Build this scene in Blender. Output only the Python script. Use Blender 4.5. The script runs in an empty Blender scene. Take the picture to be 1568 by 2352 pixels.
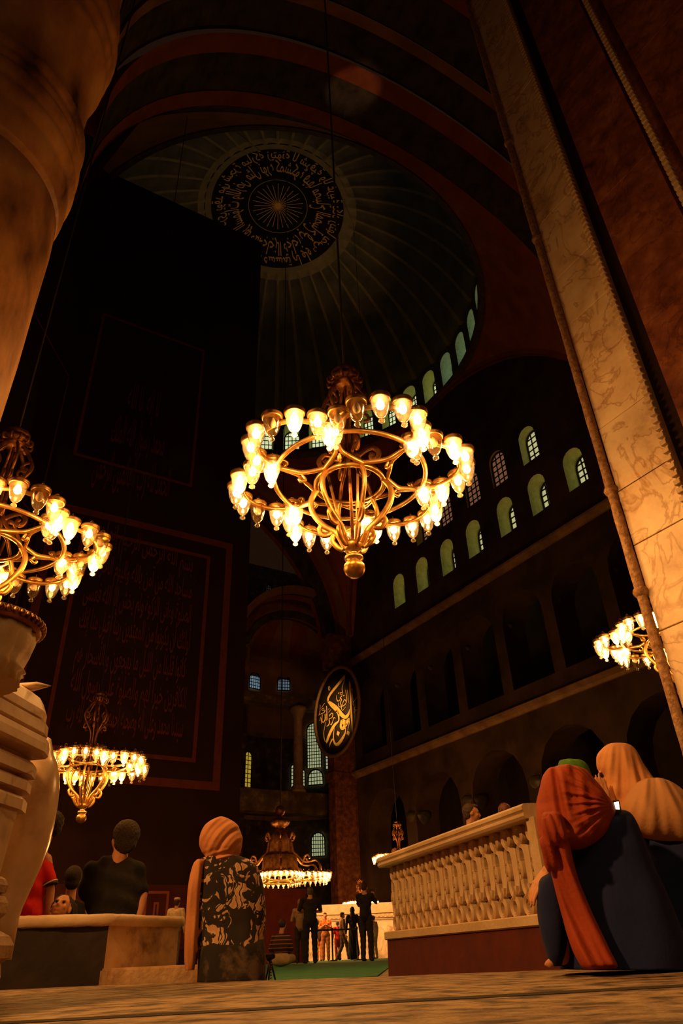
import bpy, bmesh, math, random
from math import sin, cos, pi, radians, sqrt, atan2, hypot
from mathutils import Vector, Matrix
import numpy as np
SC = bpy.context.scene
COL = SC.collection
# ------------------------------------------------------------------ camera
W, H = 1568, 2352
CX, CY = 784., 1176.
SLOPE, YHOR, YZEN = .043, 2196., -1350.
F = sqrt((CY - YZEN) * (YHOR - CY))
_up = Vector((-SLOPE * (CY - YZEN), CY - YZEN, -F)).normalized()
_fw = Vector((0, 0, -1)); _h = (_fw - _up * _fw.dot(_up)).normalized()
_r = _h.cross(_up)
YAW = radians(32.)
M = Matrix((_r * cos(YAW) + _h * sin(YAW), _h * cos(YAW) - _r * sin(YAW), _up))   # world = M @ camera
ZC = .10
cam = bpy.data.cameras.new('camera'); cam_o = bpy.data.objects.new('camera', cam); COL.objects.link(cam_o)
cam.sensor_fit = 'VERTICAL'; cam.sensor_height = 36; cam.lens = 36 * F / H
cam.clip_start = .02; cam.clip_end = 400
m4 = M.to_4x4(); m4.translation = (0, 0, ZC); cam_o.matrix_world = m4
SC.camera = cam_o
SC.view_settings.view_transform = 'Standard'; SC.view_settings.look = 'None'
SC.view_settings.gamma = 1; SC.view_settings.exposure = 0.0
try: SC.view_settings.use_curve_mapping = False
except Exception: pass
SC.cycles.use_denoising = True
SC.cycles.max_bounces = 6; SC.cycles.transparent_max_bounces = 24; SC.cycles.sample_clamp_indirect = 1.5
SC.cycles.caustics_reflective = False; SC.cycles.caustics_refractive = False
# world: night inside the building, a breath of warm air light
wd = bpy.data.worlds.new('world'); SC.world = wd; wd.use_nodes = True
bg = wd.node_tree.nodes['Background']; bg.inputs[0].default_value = (1, .42, .22, 1); bg.inputs[1].default_value = .011
LAMP_COL = (1., .44, .11)
# lights of the place (each chandelier carries its own, see make_chandelier): watts per chandelier
PW = dict(centre=820, left_high=760, left_low=600, right=620, near=175, far=800)

def added_spot(name, loc, aim, watts, deg, col=LAMP_COL, blend=.6, r=.12):
    l = bpy.data.lights.new(name, 'SPOT'); l.energy = watts; l.color = col; l.spot_size = radians(deg); l.spot_blend = blend; l.shadow_soft_size = r
    o = bpy.data.objects.new(name, l); COL.objects.link(o); o.location = loc; o.rotation_euler = (Vector(aim) - Vector(loc)).to_track_quat('-Z', 'Y').to_euler(); return o
added_spot('left_fill_spot', (-2.6, 2.3, 4.4), (3.3, 3.6, .7), 1280, 74)      # added unseen spot, brightens balustrade and women from the left
added_spot('dome_fill_spot', (28.5, 36, 41.5), (15.5, 33.2, 54.), 950, 78, (1, .56, .22), 1.)  # added spot with no fixture, brings out the medallion at the dome crown
added_spot('arch_patch_spot', (9, 22, 14), (11.6, 15.6, 39.), 2600, 7, (1, .55, .25))  # narrow beam added to make the light patch on the near arch
def ray(px, py): return M @ Vector((px - CX, CY - py, -F))
O0 = Vector((0, 0, ZC))
def P(px, py, D): d = ray(px, py); return O0 + d * (D / hypot(d.x, d.y))
def PX(px, py, X): d = ray(px, py); return O0 + d * (X / d.x)
def PY(px, py, Y): d = ray(px, py); return O0 + d * (Y / d.y)
def PZ(px, py, Z): d = ray(px, py); return O0 + d * ((Z - ZC) / d.z)
def PCyl(px, py, c, R):
    d = ray(px, py); a = d.x**2 + d.y**2; ox, oy = -c[0], -c[1]
    b = d.x*ox + d.y*oy; cc = ox*ox + oy*oy - R*R; q = b*b - a*cc
    t = (-b + sqrt(max(q, 0))) / a
    return O0 + d * t

# ------------------------------------------------------------------ materials
MATS = {}
def mat(name, c1, c2=None, scale=4., rough=.75, metal=0., bump=0., bscale=None, detail=6., c3=None, spec=.4, lo=.35, hi=.65, stretch=None, sheen=0, vein=None):
    if name in MATS: return MATS[name]
    m = bpy.data.materials.new(name); m.use_nodes = True; nt = m.node_tree; N = nt.nodes; L = nt.links
    b = N['Principled BSDF']; b.inputs['Roughness'].default_value = rough; b.inputs['Metallic'].default_value = metal
    b.inputs['Specular IOR Level'].default_value = spec
    if sheen: b.inputs['Sheen Weight'].default_value = sheen
    tc = N.new('ShaderNodeTexCoord'); mp = N.new('ShaderNodeMapping'); L.new(tc.outputs['Object'], mp.inputs[0])
    if stretch: mp.inputs['Scale'].default_value = stretch
    b.inputs['Base Color'].default_value = (*c1, 1)
    if c2:
        n = N.new('ShaderNodeTexNoise'); n.inputs['Scale'].default_value = scale; n.inputs['Detail'].default_value = detail
        n.inputs['Roughness'].default_value = .62
        L.new(mp.outputs[0], n.inputs['Vector'])
        r = N.new('ShaderNodeValToRGB'); e = r.color_ramp.elements
        e[0].position = lo; e[0].color = (*c1, 1); e[1].position = hi; e[1].color = (*c2, 1)
        if c3: x = e.new((lo + hi) / 2); x.color = (*c3, 1)
        L.new(n.outputs['Fac'], r.inputs[0]); L.new(r.outputs[0], b.inputs['Base Color'])
    if vein and c2:
        n3 = N.new('ShaderNodeTexNoise'); n3.inputs['Scale'].default_value = vein; n3.inputs['Detail'].default_value = 5; n3.inputs['Distortion'].default_value = 1.4
        L.new(mp.outputs[0], n3.inputs['Vector']); r3 = N.new('ShaderNodeValToRGB'); e = r3.color_ramp.elements
        e[0].position = .475; e[0].color = (1, 1, 1, 1); e[1].position = .53; e[1].color = (1, 1, 1, 1); x = e.new(.503); x.color = (.66, .54, .44, 1)
        mm_ = N.new('ShaderNodeMix'); mm_.data_type = 'RGBA'; mm_.blend_type = 'MULTIPLY'; mm_.inputs[0].default_value = 1
        L.new(n3.outputs['Fac'], r3.inputs[0]); L.new(r.outputs[0], mm_.inputs[6]); L.new(r3.outputs[0], mm_.inputs[7]); L.new(mm_.outputs[2], b.inputs['Base Color'])
    if bump:
        n2 = N.new('ShaderNodeTexNoise'); n2.inputs['Scale'].default_value = bscale or scale * 3; n2.inputs['Detail'].default_value = 5
        L.new(mp.outputs[0], n2.inputs['Vector'])
        bp = N.new('ShaderNodeBump'); bp.inputs['Strength'].default_value = bump; bp.inputs['Distance'].default_value = .02
        L.new(n2.outputs['Fac'], bp.inputs['Height']); L.new(bp.outputs[0], b.inputs['Normal'])
    MATS[name] = m; return m
def emit(name, c, s, sampled=True):
    if name in MATS: return MATS[name]
    m = bpy.data.materials.new(name); m.use_nodes = True; nt = m.node_tree; nt.nodes.clear()
    e = nt.nodes.new('ShaderNodeEmission'); e.inputs[0].default_value = (*c, 1); e.inputs[1].default_value = s
    o = nt.nodes.new('ShaderNodeOutputMaterial'); nt.links.new(e.outputs[0], o.inputs[0])
    if not sampled: m.cycles.emission_sampling = 'NONE'
    MATS[name] = m; return m
def glass(name='clear_lamp_glass', tint=(1, .93, .8), tl=.12):
    if name in MATS: return MATS[name]
    m = bpy.data.materials.new(name); m.use_nodes = True; nt = m.node_tree; nt.nodes.clear(); N = nt.nodes; L = nt.links
    t = N.new('ShaderNodeBsdfTransparent'); t.inputs[0].default_value = (*tint, 1)
    g = N.new('ShaderNodeBsdfGlossy'); g.inputs['Roughness'].default_value = .08
    d = N.new('ShaderNodeBsdfTranslucent'); d.inputs[0].default_value = (1, .85, .6, 1)
    lw = N.new('ShaderNodeLayerWeight'); lw.inputs[0].default_value = .35
    a = N.new('ShaderNodeMixShader'); a.inputs[0].default_value = tl; L.new(t.outputs[0], a.inputs[1]); L.new(d.outputs[0], a.inputs[2])
    b = N.new('ShaderNodeMixShader'); L.new(lw.outputs['Facing'], b.inputs[0]); L.new(a.outputs[0], b.inputs[1]); L.new(g.outputs[0], b.inputs[2])
    o = N.new('ShaderNodeOutputMaterial'); L.new(b.outputs[0], o.inputs[0]); MATS[name] = m; return m

marble = mat('cream_marble', (.42, .27, .15), (.86, .70, .50), 1.6, .42, bump=.12, bscale=14, c3=(.74, .56, .38), lo=.28, hi=.62, vein=1.1)
marble_soft = mat('worn_cream_marble', (.50, .35, .20), (.74, .58, .40), 2.2, .5, bump=.2, bscale=30, lo=.3, hi=.7)
stone_floor = mat('mottled_floor_stone', (.020, .009, .005), (.33, .235, .13), 8., .6, bump=.8, bscale=30, c3=(.20, .13, .068), lo=.38, hi=.60, detail=3.5)
dark_marble = mat('dark_grey_marble', (.05, .03, .02), (.30, .20, .12), 1.4, .5, bump=.2, c3=(.09, .055, .035), lo=.3, hi=.75)
red_marble = mat('red_brown_marble', (.10, .028, .014), (.42, .17, .09), 2.6, .5, bump=.3, c3=(.24, .08, .04), lo=.3, hi=.72, vein=1.7)
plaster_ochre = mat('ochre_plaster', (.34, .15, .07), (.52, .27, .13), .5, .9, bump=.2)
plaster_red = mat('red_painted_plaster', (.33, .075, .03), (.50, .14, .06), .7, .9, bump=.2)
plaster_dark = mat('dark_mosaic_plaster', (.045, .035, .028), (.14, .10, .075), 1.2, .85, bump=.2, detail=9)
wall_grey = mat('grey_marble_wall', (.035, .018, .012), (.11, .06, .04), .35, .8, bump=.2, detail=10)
dome_skin = mat('dome_plaster', (.085, .075, .05), (.17, .14, .085), .6, .85)
dome_rib = mat('dome_rib_gilt', (.22, .17, .09), (.34, .26, .13), .9, .8)
gilt = mat('gold_leaf', (.80, .42, .07), (.92, .52, .10), 5, .55)
gilt_dim = mat('faded_gold_leaf', (.42, .30, .12), (.62, .44, .18), 5, .6)
brass = mat('gilded_brass', (.52, .27, .07), (.82, .50, .17), 7, .34, metal=.85, bump=.1)
dark_brass = mat('dark_aged_brass', (.14, .055, .02), (.42, .19, .06), 9, .42, metal=.8, bump=.2)
cloth_black = mat('black_cover_cloth', (.042, .020, .017), (.060, .030, .024), .4, .95, spec=.05)
print_red = mat('faded_red_print', (.20, .055, .04), (.27, .075, .055), 3, .9, spec=.05)
carpet_mat = mat('green_carpet', (.010, .10, .045), (.03, .20, .09), 9, .95, bump=.3)
glass_m = glass()
glass_off = glass('unlit_lamp_glass', (.93, .88, .78), .03)
bulb_m = emit('lit_bulb', (1, .70, .30), 26., False)
bulb_soft = emit('warm_lit_bulb', (1, .58, .17), 11., False)
bulb_off = mat('unlit_bulb', (.5, .42, .3), rough=.3)
iron = mat('black_iron', (.02, .016, .014), rough=.6)

# ------------------------------------------------------------------ mesh helpers
def V(*a): return Vector(a)
class MB:
    def __init__(s): s.bm = bmesh.new()
    def quad(s, pts, mi=0):
        f = s.bm.faces.new([s.bm.verts.new(p) for p in pts]); f.material_index = mi; return f
    def box(s, lo, hi, bev=0, mtx=None, mi=0):
        x0, y0, z0 = lo; x1, y1, z1 = hi
        c = [(x0,y0,z0),(x1,y0,z0),(x1,y1,z0),(x0,y1,z0),(x0,y0,z1),(x1,y0,z1),(x1,y1,z1),(x0,y1,z1)]
        vs = [s.bm.verts.new(mtx @ Vector(p) if mtx else p) for p in c]
        fs = [s.bm.faces.new([vs[i] for i in q]) for q in ((0,3,2,1),(4,5,6,7),(0,1,5,4),(1,2,6,5),(2,3,7,6),(3,0,4,7))]
        for f in fs: f.material_index = mi
        if bev:
            es = list({e for f in fs for e in f.edges})
            bmesh.ops.bevel(s.bm, geom=es, offset=bev, segments=2, profile=.5, affect='EDGES')
        return s
    def grid(s, fn, nu, nv, closed_u=False, closed_v=False, mi=None):
        g = [[s.bm.verts.new(fn(i, j)) for j in range(nv)] for i in range(nu)]
        for i in range(nu - (0 if closed_u else 1)):
            for j in range(nv - (0 if closed_v else 1)):
                try:
                    f = s.bm.faces.new((g[i][j], g[(i+1) % nu][j], g[(i+1) % nu][(j+1) % nv], g[i][(j+1) % nv])); f.smooth = True
                    if mi: f.material_index = mi(i, j)
                except ValueError: pass
        return g
    def lathe(s, prof, n=32, c=(0, 0, 0), a0=0., a1=2*pi, rfn=None, cap=True):
        full = abs(a1 - a0 - 2*pi) < 1e-6; nn = n if full else n + 1
        def fn(i, j):
            a = a0 + (a1 - a0) * i / n; r, z = prof[j]
            if rfn: r = rfn(r, z, a)
            return (c[0] + r*cos(a), c[1] + r*sin(a), c[2] + z)
        g = s.grid(fn, nn, len(prof), closed_u=full)
        if cap and full:
            for j in (0, -1):
                if prof[j][0] > 1e-4:
                    try: s.bm.faces.new([g[i][j] for i in range(n)])
                    except ValueError: pass
        return s
    def sweep(s, path, prof, nrm=None, closed=False, scale=None, smooth=True, cap=True):
        """prof: list of (b,n); nrm: fixed normal or None (rotation minimising)"""
        path = [Vector(p) for p in path]; n = len(path); rings = []; N = Vector(nrm).normalized() if nrm is not None else None; pn = None
        for i, p in enumerate(path):
            if closed: t = (path[(i+1) % n] - path[i-1])
            else: t = path[min(i+1, n-1)] - path[max(i-1, 0)]
            t.normalize()
            if N is not None: nn = (N - t * N.dot(t)).normalized() if abs(N.dot(t)) < .999 else N
            else:
                if pn is None: pn = t.orthogonal().normalized()
                nn = (pn - t * pn.dot(t)).normalized(); pn = nn
            b = t.cross(nn); k = scale[i] if scale else 1.
            rings.append([s.bm.verts.new(p + b * (q[0]*k) + nn * (q[1]*k)) for q in prof])
        m = len(prof)
        for i in range(n if closed else n - 1):
            a, c = rings[i], rings[(i+1) % n]
            for j in range(m):
                f = s.bm.faces.new((a[j], a[(j+1) % m], c[(j+1) % m], c[j])); f.smooth = smooth
        if cap and not closed:
            s.bm.faces.new(rings[0][::-1]); s.bm.faces.new(rings[-1])
        return s
    def tube(s, path, r, n=8, closed=False, scale=None):
        return s.sweep(path, [(r*cos(2*pi*k/n), r*sin(2*pi*k/n)) for k in range(n)], None, closed, scale)
    def sphere(s, c, r, n=16, mtx=None):
        rx, ry, rz = (r, r, r) if not hasattr(r, '__len__') else r
        m = Matrix.Translation(c) @ (mtx or Matrix.Identity(4)) @ Matrix.Diagonal((rx, ry, rz, 1))
        d = bmesh.ops.create_uvsphere(s.bm, u_segments=n, v_segments=max(6, n*2//3), radius=1, matrix=m)
        for v in d['verts']:
            for f in v.link_faces: f.smooth = True
        return s
    def caps(s, p0, r0, p1, r1, n=14):
        p0, p1 = Vector(p0), Vector(p1); s.sphere(p0, r0, n); s.sphere(p1, r1, n)
        d = p1 - p0
        if d.length > 1e-5: s.sweep([p0, p1], [(cos(2*pi*k/n), sin(2*pi*k/n)) for k in range(n)], None, scale=[r0, r1])
        return s
    def chain(s, pts, n=14):
        for a, b in zip(pts[:-1], pts[1:]): s.caps(a[:3], a[3], b[:3], b[3], n)
        return s
    def poly(s, pts, n=None, th=0.):
        """fill a planar polygon; optional thickness along vector n"""
        vs = [s.bm.verts.new(p) for p in pts]
        try: f = s.bm.faces.new(vs)
        except ValueError: return s
        r = bmesh.ops.triangulate(s.bm, faces=[f])
        if th:
            g = bmesh.ops.extrude_face_region(s.bm, geom=r['faces'])
            bmesh.ops.translate(s.bm, vec=Vector(n) * th, verts=[x for x in g['geom'] if isinstance(x, bmesh.types.BMVert)])
        return s
    def build(s, name, m, parent=None, loc=None, rz=0., recalc=True):
        if recalc: bmesh.ops.recalc_face_normals(s.bm, faces=s.bm.faces)
        me = bpy.data.meshes.new(name); s.bm.to_mesh(me); s.bm.free()
        for x in (m if isinstance(m, (list, tuple)) else [m]): me.materials.append(x)
        o = bpy.data.objects.new(name, me); COL.objects.link(o)
        if parent: o.parent = parent
        if loc is not None: o.location = loc
        o.rotation_euler.z = rz
        return o
def tag(o, label=None, cat=None, group=None, kind=None):
    if label: o['label'] = label
    if cat: o['category'] = cat
    if group: o['group'] = group
    if kind: o['kind'] = kind
    return o
def empty(name, loc, rz=0., label=None, cat=None, group=None):
    o = bpy.data.objects.new(name, None); COL.objects.link(o); o.location = loc; o.rotation_euler.z = rz; o.empty_display_size = .1
    return tag(o, label, cat, group)
def struct(o, label=None): o['kind'] = 'structure'; return tag(o, label)
def copy_tree(o, parent=None):
    c = o.copy(); COL.objects.link(c); c.parent = parent
    for ch in list(o.children): copy_tree(ch, c)
    return c
def baked(o, mods):
    """apply modifiers (no operators): [(type, {attr: value})]"""
    for t, kw in mods:
        m = o.modifiers.new(t, t)
        for k, v in kw.items(): setattr(m, k, v)
    bpy.context.view_layer.update()
    dg = bpy.context.evaluated_depsgraph_get(); me = bpy.data.meshes.new_from_object(o.evaluated_get(dg))
    mats = list(o.data.materials); old = o.data; o.modifiers.clear(); o.data = me; me.materials.clear()
    for x in mats: me.materials.append(x)
    bpy.data.meshes.remove(old)
    for p in me.polygons: p.use_smooth = True
    return o
def fuse(mb, name, m, parent=None, vox=.015, it=4, loc=None, fn=None, sm=.5):
    o = mb.build(name, m, parent, loc)
    baked(o, [('REMESH', dict(mode='VOXEL', voxel_size=vox)), ('SMOOTH', dict(iterations=it, factor=sm))])
    if fn:
        me = o.data; nn = [v.normal.copy() for v in me.vertices]
        for v, k in zip(me.vertices, nn): v.co = fn(v.co.copy(), k)
    return o
def frame_to(o, ax, ay, az, org):   # set matrix of an object from axes
    m = Matrix((ax, ay, az)).transposed().to_4x4(); m.translation = org; o.matrix_world = m; return o
def panel(outline, holes, depth, name, m, reveal=None):
    """flat panel in local XZ (x,z), extruded to y in [0,depth], with holes"""
    c = bpy.data.curves.new(name, 'CURVE'); c.dimensions = '2D'; c.fill_mode = 'BOTH'; c.extrude = depth/2
    for pts in [outline] + holes:
        sp = c.splines.new('POLY'); sp.points.add(len(pts)-1); sp.use_cyclic_u = True
        for q, p in zip(sp.points, pts): q.co = (p[0], p[1], 0, 1)
    t = bpy.data.objects.new(name, c); COL.objects.link(t); bpy.context.view_layer.update()
    me = bpy.data.meshes.new_from_object(t.evaluated_get(bpy.context.evaluated_depsgraph_get()))
    bpy.data.objects.remove(t); bpy.data.curves.remove(c)
    me.transform(Matrix(((1,0,0,0),(0,0,1,depth/2),(0,1,0,0),(0,0,0,1))))
    me.materials.clear()
    for x in (m if isinstance(m, (list, tuple)) else [m]): me.materials.append(x)
    for p in me.polygons: p.material_index = 1 if reveal and abs(p.normal.y) < .5 and reveal[0] < p.center.z < reveal[1] else 0
    o = bpy.data.objects.new(name, me); COL.objects.link(o); return o
def arch_pts(w, z0, z1, n=10, cx=0.):
    """arched opening outline, width w, sill z0, crown z1"""
    r = w/2; zc = z1 - r
    return [(cx-r, z0), (cx+r, z0)] + [(cx + r*cos(pi*k/n), zc + r*sin(pi*k/n)) for k in range(n+1)]
def arch_window(name, c, nrm, w, h, nx, nz, pane_m, bar=.05, back=0.):
    """lattice window: pane + bars; c = centre of sill, ax = horizontal axis, nrm = towards the viewer"""
    root = MB()
    pts = arch_pts(w, 0, h, 14)
    root.poly([(p[0], 0, p[1]) for p in pts])
    o = root.build(name, pane_m)
    b = MB()
    r = w/2; zc = h - r
    def half(z): return r if z < zc else sqrt(max(r*r - (z-zc)**2, 0))
    for i in range(1, nx):
        x = -r + w*i/nx; zt = zc + sqrt(max(r*r - x*x, 0)); b.box((x-bar/2, .02, 0), (x+bar/2, .07, zt))
    for j in range(1, nz):
        z = h*j/nz; q = half(z)
        if q > bar: b.box((-q, .02, z-bar/2), (q, .07, z+bar/2))
    b.sweep([(p[0], .05, p[1]) for p in pts], [(-bar, -.04), (bar, -.04), (bar, .04), (-bar, .04)], (0, 1, 0), closed=True, smooth=False)
    lb = b.build('window_lattice', iron, o)
    az = V(0, 0, 1); ny = Vector(nrm).normalized(); frame_to(o, ny.cross(az), ny, az, Vector(c) - ny*back)
    return struct(o)
# ------------------------------------------------------------------ arabic writing (presentation forms, drawn right to left)
FORMS = {}
def _f(ch, base, n): FORMS[ch] = [base + k if k < n else (base + k - 2 if n == 2 else base) for k in range(4)]
for ch, base, n in (('ا',0xFE8D,2),('أ',0xFE83,2),('إ',0xFE87,2),('آ',0xFE81,2),('ؤ',0xFE85,2),('ب',0xFE8F,4),('ة',0xFE93,2),('ت',0xFE95,4),('ث',0xFE99,4),('ج',0xFE9D,4),
    ('ح',0xFEA1,4),('خ',0xFEA5,4),('د',0xFEA9,2),('ذ',0xFEAB,2),('ر',0xFEAD,2),('ز',0xFEAF,2),('س',0xFEB1,4),('ش',0xFEB5,4),('ص',0xFEB9,4),('ض',0xFEBD,4),
    ('ط',0xFEC1,4),('ظ',0xFEC5,4),('ع',0xFEC9,4),('غ',0xFECD,4),('ف',0xFED1,4),('ق',0xFED5,4),('ك',0xFED9,4),('ل',0xFEDD,4),('م',0xFEE1,4),('ن',0xFEE5,4),
    ('ه',0xFEE9,4),('و',0xFEED,2),('ى',0xFEEF,2),('ي',0xFEF1,4),('ئ',0xFE89,4)): _f(ch, base, n)
DUAL = set('بتثجحخسشصضطظعغفقكلمنهيئ')
def shape_ar(t):
    out = []
    for w in t.split(' '):
        r = []
        for i, ch in enumerate(w):
            if ch not in FORMS: r.append(ch); continue
            pj = i > 0 and w[i-1] in DUAL; nj = ch in DUAL and i + 1 < len(w) and w[i+1] in FORMS
            r.append(chr(FORMS[ch][(3 if nj else 1) if pj else (2 if nj else 0)]))
        out.append(''.join(reversed(r)))
    return ' '.join(reversed(out))
def text_mesh(txt, size=1., bold=.012):
    c = bpy.data.curves.new('lettering', 'FONT'); c.body = txt; c.size = size; c.resolution_u = 3; c.offset = bold*size; c.align_x = 'LEFT'
    o = bpy.data.objects.new('lettering', c); COL.objects.link(o); bpy.context.view_layer.update()
    me = bpy.data.meshes.new_from_object(o.evaluated_get(bpy.context.evaluated_depsgraph_get()))
    bpy.data.objects.remove(o); bpy.data.curves.remove(c)
    v = np.array([x.co[:] for x in me.vertices]); fs = [tuple(p.vertices) for p in me.polygons]; bpy.data.meshes.remove(me)
    return v, fs
def letters(name, txt, m, parent, width=None, size=1., fn=None, bold=.012, stretch_z=1.):
    """flat lettering in local x,z at y=0, left edge at 0; fitted to width"""
    v, fs = text_mesh(txt, size, bold); k = 1.
    x0 = v[:,0].min(); v[:,0] -= x0
    if width: kx = width / v[:,0].max(); v[:,0] *= kx
    me = bpy.data.meshes.new(name)
    pts = [(a, 0, b*stretch_z) for a, b, _ in v]
    if fn: pts = [fn(p) for p in pts]
    me.from_pydata(pts, [], fs); me.materials.append(m)
    o = bpy.data.objects.new(name, me); COL.objects.link(o); o.parent = parent; return o

# ------------------------------------------------------------------ the building
ZL = -.06                      # level of the nave floor, just below the threshold slab we look across
DC = V(15.8, 33.5, 0); RD = 15.9; XR = 31.3; XL = .3; YN = 18.; YF = 49.; ZS = 24.
edge = [(-900, 2300, 5.6), (-300, 2262, 5.6), (60, 2236, 5.6), (300, 2242, 5.5), (470, 2243, 5.0), (640, 2240, 4.75), (870, 2238, 4.5), (1260, 2222, 4.45), (1568, 2203, 4.6), (2600, 2150, 4.6)]
E2 = [P(x, y, D) for x, y, D in edge]; E2 = [V(p.x, p.y, 0) for p in E2]
m = MB(); m.poly([V(-7, -7, 0), *E2, V(9, -7, 0)], V(0, 0, -1), .3)
fl = struct(m.build('floor', stone_floor), 'mottled worn stone threshold slab of the foreground')
m = MB(); j0 = P(-60, 2338, 1.3); j1 = P(1700, 2276, 1.3); j0 = PZ(560, 2323, 0); j1 = PZ(1560, 2268, 0)
m.box((-9, -9, ZL-.4), (34, 76, ZL)); struct(m.build('floor', dark_marble), 'dark marble floor of the nave')
d = (j1 - j0).normalized(); n = V(-d.y, d.x, 0)
m = MB(); a = j0 - d*1.2; b = j1 + d*3; m.poly([a + V(0,0,.0012), b + V(0,0,.0012), b + n*.15 + V(0,0,.0012), a + n*.09 + V(0,0,.0012)])
struct(m.build('trim_1', mat('dark_joint_mortar', (.012, .006, .004), rough=.9)), 'dark joint between the foreground paving stones')
# green carpet
m = MB(); q = [P(590, 2215, 5.9), P(864, 2215, 6.9), P(880, 2205, 9), P(925, 2205, 36), P(600, 2205, 36)]
m.poly([V(p.x, p.y, ZL + .012) for p in q][::-1], V(0, 0, -1), .012)
tag(m.build('carpet', carpet_mat), 'long green carpet covering the nave floor beyond the marble threshold', 'carpet')

# right side wall with galleries and two rows of windows
LOWY = [41.7, 38.5, 35.3, 32.2, 28.8, 25.7, 22.5]; UPY = [38., 34.9, 31.6, 28.7, 25.6]
out = [(-50.6, ZL), (8, ZL), (8, 24), (-18, 24)] + [(-(DC.y + 15.5*cos(pi*k/24 + 0)), 24 + 15.5*sin(pi*k/24)) for k in range(23, 0, -1)] + [(-49, 24), (-50.6, 24)]
out = out[:4] + [(-(DC.y - 15.5*cos(pi*k/24)), 24 + 15.5*sin(pi*k/24)) for k in range(1, 24)] + out[-2:]
holes = [arch_pts(1.55, 23.9, 26.7, 8, -y) for y in LOWY] + [arch_pts(1.5, 27.9, 30.7, 8, -y) for y in UPY]
holes += [arch_pts(3.5, 13.6, 19.6, 8, -(20.3 + 4.4*k)) for k in range(7)] + [arch_pts(4.9, ZL+.05, 10.6, 8, -(21.3 + 6.1*k)) for k in range(5)]
holes += [arch_pts(3.2, 13.6, 19.6, 8, -(2 + 4.4*k)) for k in range(3)] + [arch_pts(4., ZL+.05, 9.8, 8, -(2 + 5.6*k)) for k in range(3)]
reveal_m = mat('reveal_painted_glow', (.62, .62, .20), (.85, .84, .36), 2.5, .8, lo=.3)  # green-yellow window light on the jambs is put into their colour
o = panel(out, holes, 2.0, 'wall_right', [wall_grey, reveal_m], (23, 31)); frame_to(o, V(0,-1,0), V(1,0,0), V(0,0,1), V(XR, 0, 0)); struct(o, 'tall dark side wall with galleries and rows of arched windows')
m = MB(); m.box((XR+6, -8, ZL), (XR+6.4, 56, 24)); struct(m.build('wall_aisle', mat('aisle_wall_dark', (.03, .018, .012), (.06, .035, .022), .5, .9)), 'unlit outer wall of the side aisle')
for k, (z, h, t) in enumerate(((12.0, .55, .5), (21.3, .5, .55))):
    m = MB(); m.sweep([V(XR, -8, z), V(XR, 49.5, z)], [(0, 0), (-t*.3, 0), (-t*.45, h*.3), (-t, h*.45), (-t, h*.75), (-t*.6, h), (0, h)], V(0, 0, 1), smooth=False)
    struct(m.build('trim_2', mat('cornice_marble', (.22, .12, .06), (.42, .25, .13), 1., .6)), 'carved cornice running along the side wall')
pane_pale = emit('pale_lit_window_pane', (.62, .66, .34), .52, False)
pane_green = emit('green_white_lit_window_pane', (.66, .62, .28), .72)
pane_blue = emit('blue_white_lit_window_pane', (.42, .66, .82), 1.0)
pane_bluegreen = emit('green_blue_lit_window_pane', (.62, .68, .36), 1.05)
pane_dim = emit('dim_pink_lit_window_pane', (.62, .26, .12), .26)
pane_blue_dim = emit('dim_blue_lit_window_pane', (.25, .36, .45), .30)
pane_yellow = emit('yellow_lit_window_pane', (.85, .55, .06), .42)
pane_dark = emit('faint_lit_window_pane', (.20, .22, .20), .06)
for i, y in enumerate(LOWY): arch_window('window_1', V(XR + 1.25, y, 23.9), V(-1, 0, 0), 1.5, 2.75, 3, 6, pane_green, .09)
for i, y in enumerate(UPY): arch_window('window_2', V(XR + .8 - .55*(i < 4 and i > 0), y, 27.9), V(-1, 0, 0), 1.45, 2.75, 3, 6, pane_dim if i < 4 else pane_green, .08)
# columns of the gallery and the arcade
def column(x, y, z0, z1, r, m_=dark_marble):
    m = MB(); h = z1 - z0
    m.lathe([(r*1.5, 0), (r*1.5, h*.03), (r*1.2, h*.045), (r*1.3, h*.06), (r, h*.08), (r*.9, h*.86), (r*1.02, h*.865), (r*1.02, h*.88), (r*1.1, h*.885), (r*1.7, h*.965), (r*1.75, h)], 20)
    return m.build('column', m_, None, V(x, y, z0))
cm = mat('green_marble_column', (.05, .045, .03), (.16, .12, .08), 1.5, .4)
for k in range(6): tag(column(XR+.7, 22.5 + 4.4*k, 13.6, 18.2, .32, cm), 'dark marble column in the upper gallery of the side wall', 'column', 'gallery columns of the side wall')
for k in range(4): tag(column(XR+.7, 24.35 + 6.1*k, ZL, 8.4, .5, cm), 'tall dark marble column of the ground arcade in the side wall', 'column', 'arcade columns of the side wall')

# great arches: strips of soffit
def soffit(name, ctr, rad, axis, d0, strips, m_list, label, n=48, a0=0., a1=pi, z=ZS):
    m = MB()
    def pt(a, d, rr=rad): return (ctr[0] + rr*cos(a), d, z + rr*sin(a)) if axis == 'y' else (d, ctr[1] + rr*cos(a), z + rr*sin(a))
    d = d0
    for w, mi, step in strips:
        g = []
        for k in range(n+1):
            a = a0 + (a1-a0)*k/n; g.append((pt(a, d, rad+step), pt(a, d+w, rad+step), pt(a, d, rad+step+.6)))
        for k in range(n):
            m.quad([g[k][0], g[k+1][0], g[k+1][1], g[k][1]], mi)
            m.quad([g[k][0], g[k+1][0], g[k+1][2], g[k][2]], mi)
        d += w
    bmesh.ops.remove_doubles(m.bm, verts=m.bm.verts, dist=.001)
    return struct(m.build(name, m_list, recalc=False), label)
arch_m = [plaster_red, plaster_dark, plaster_ochre, wall_grey]
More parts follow.
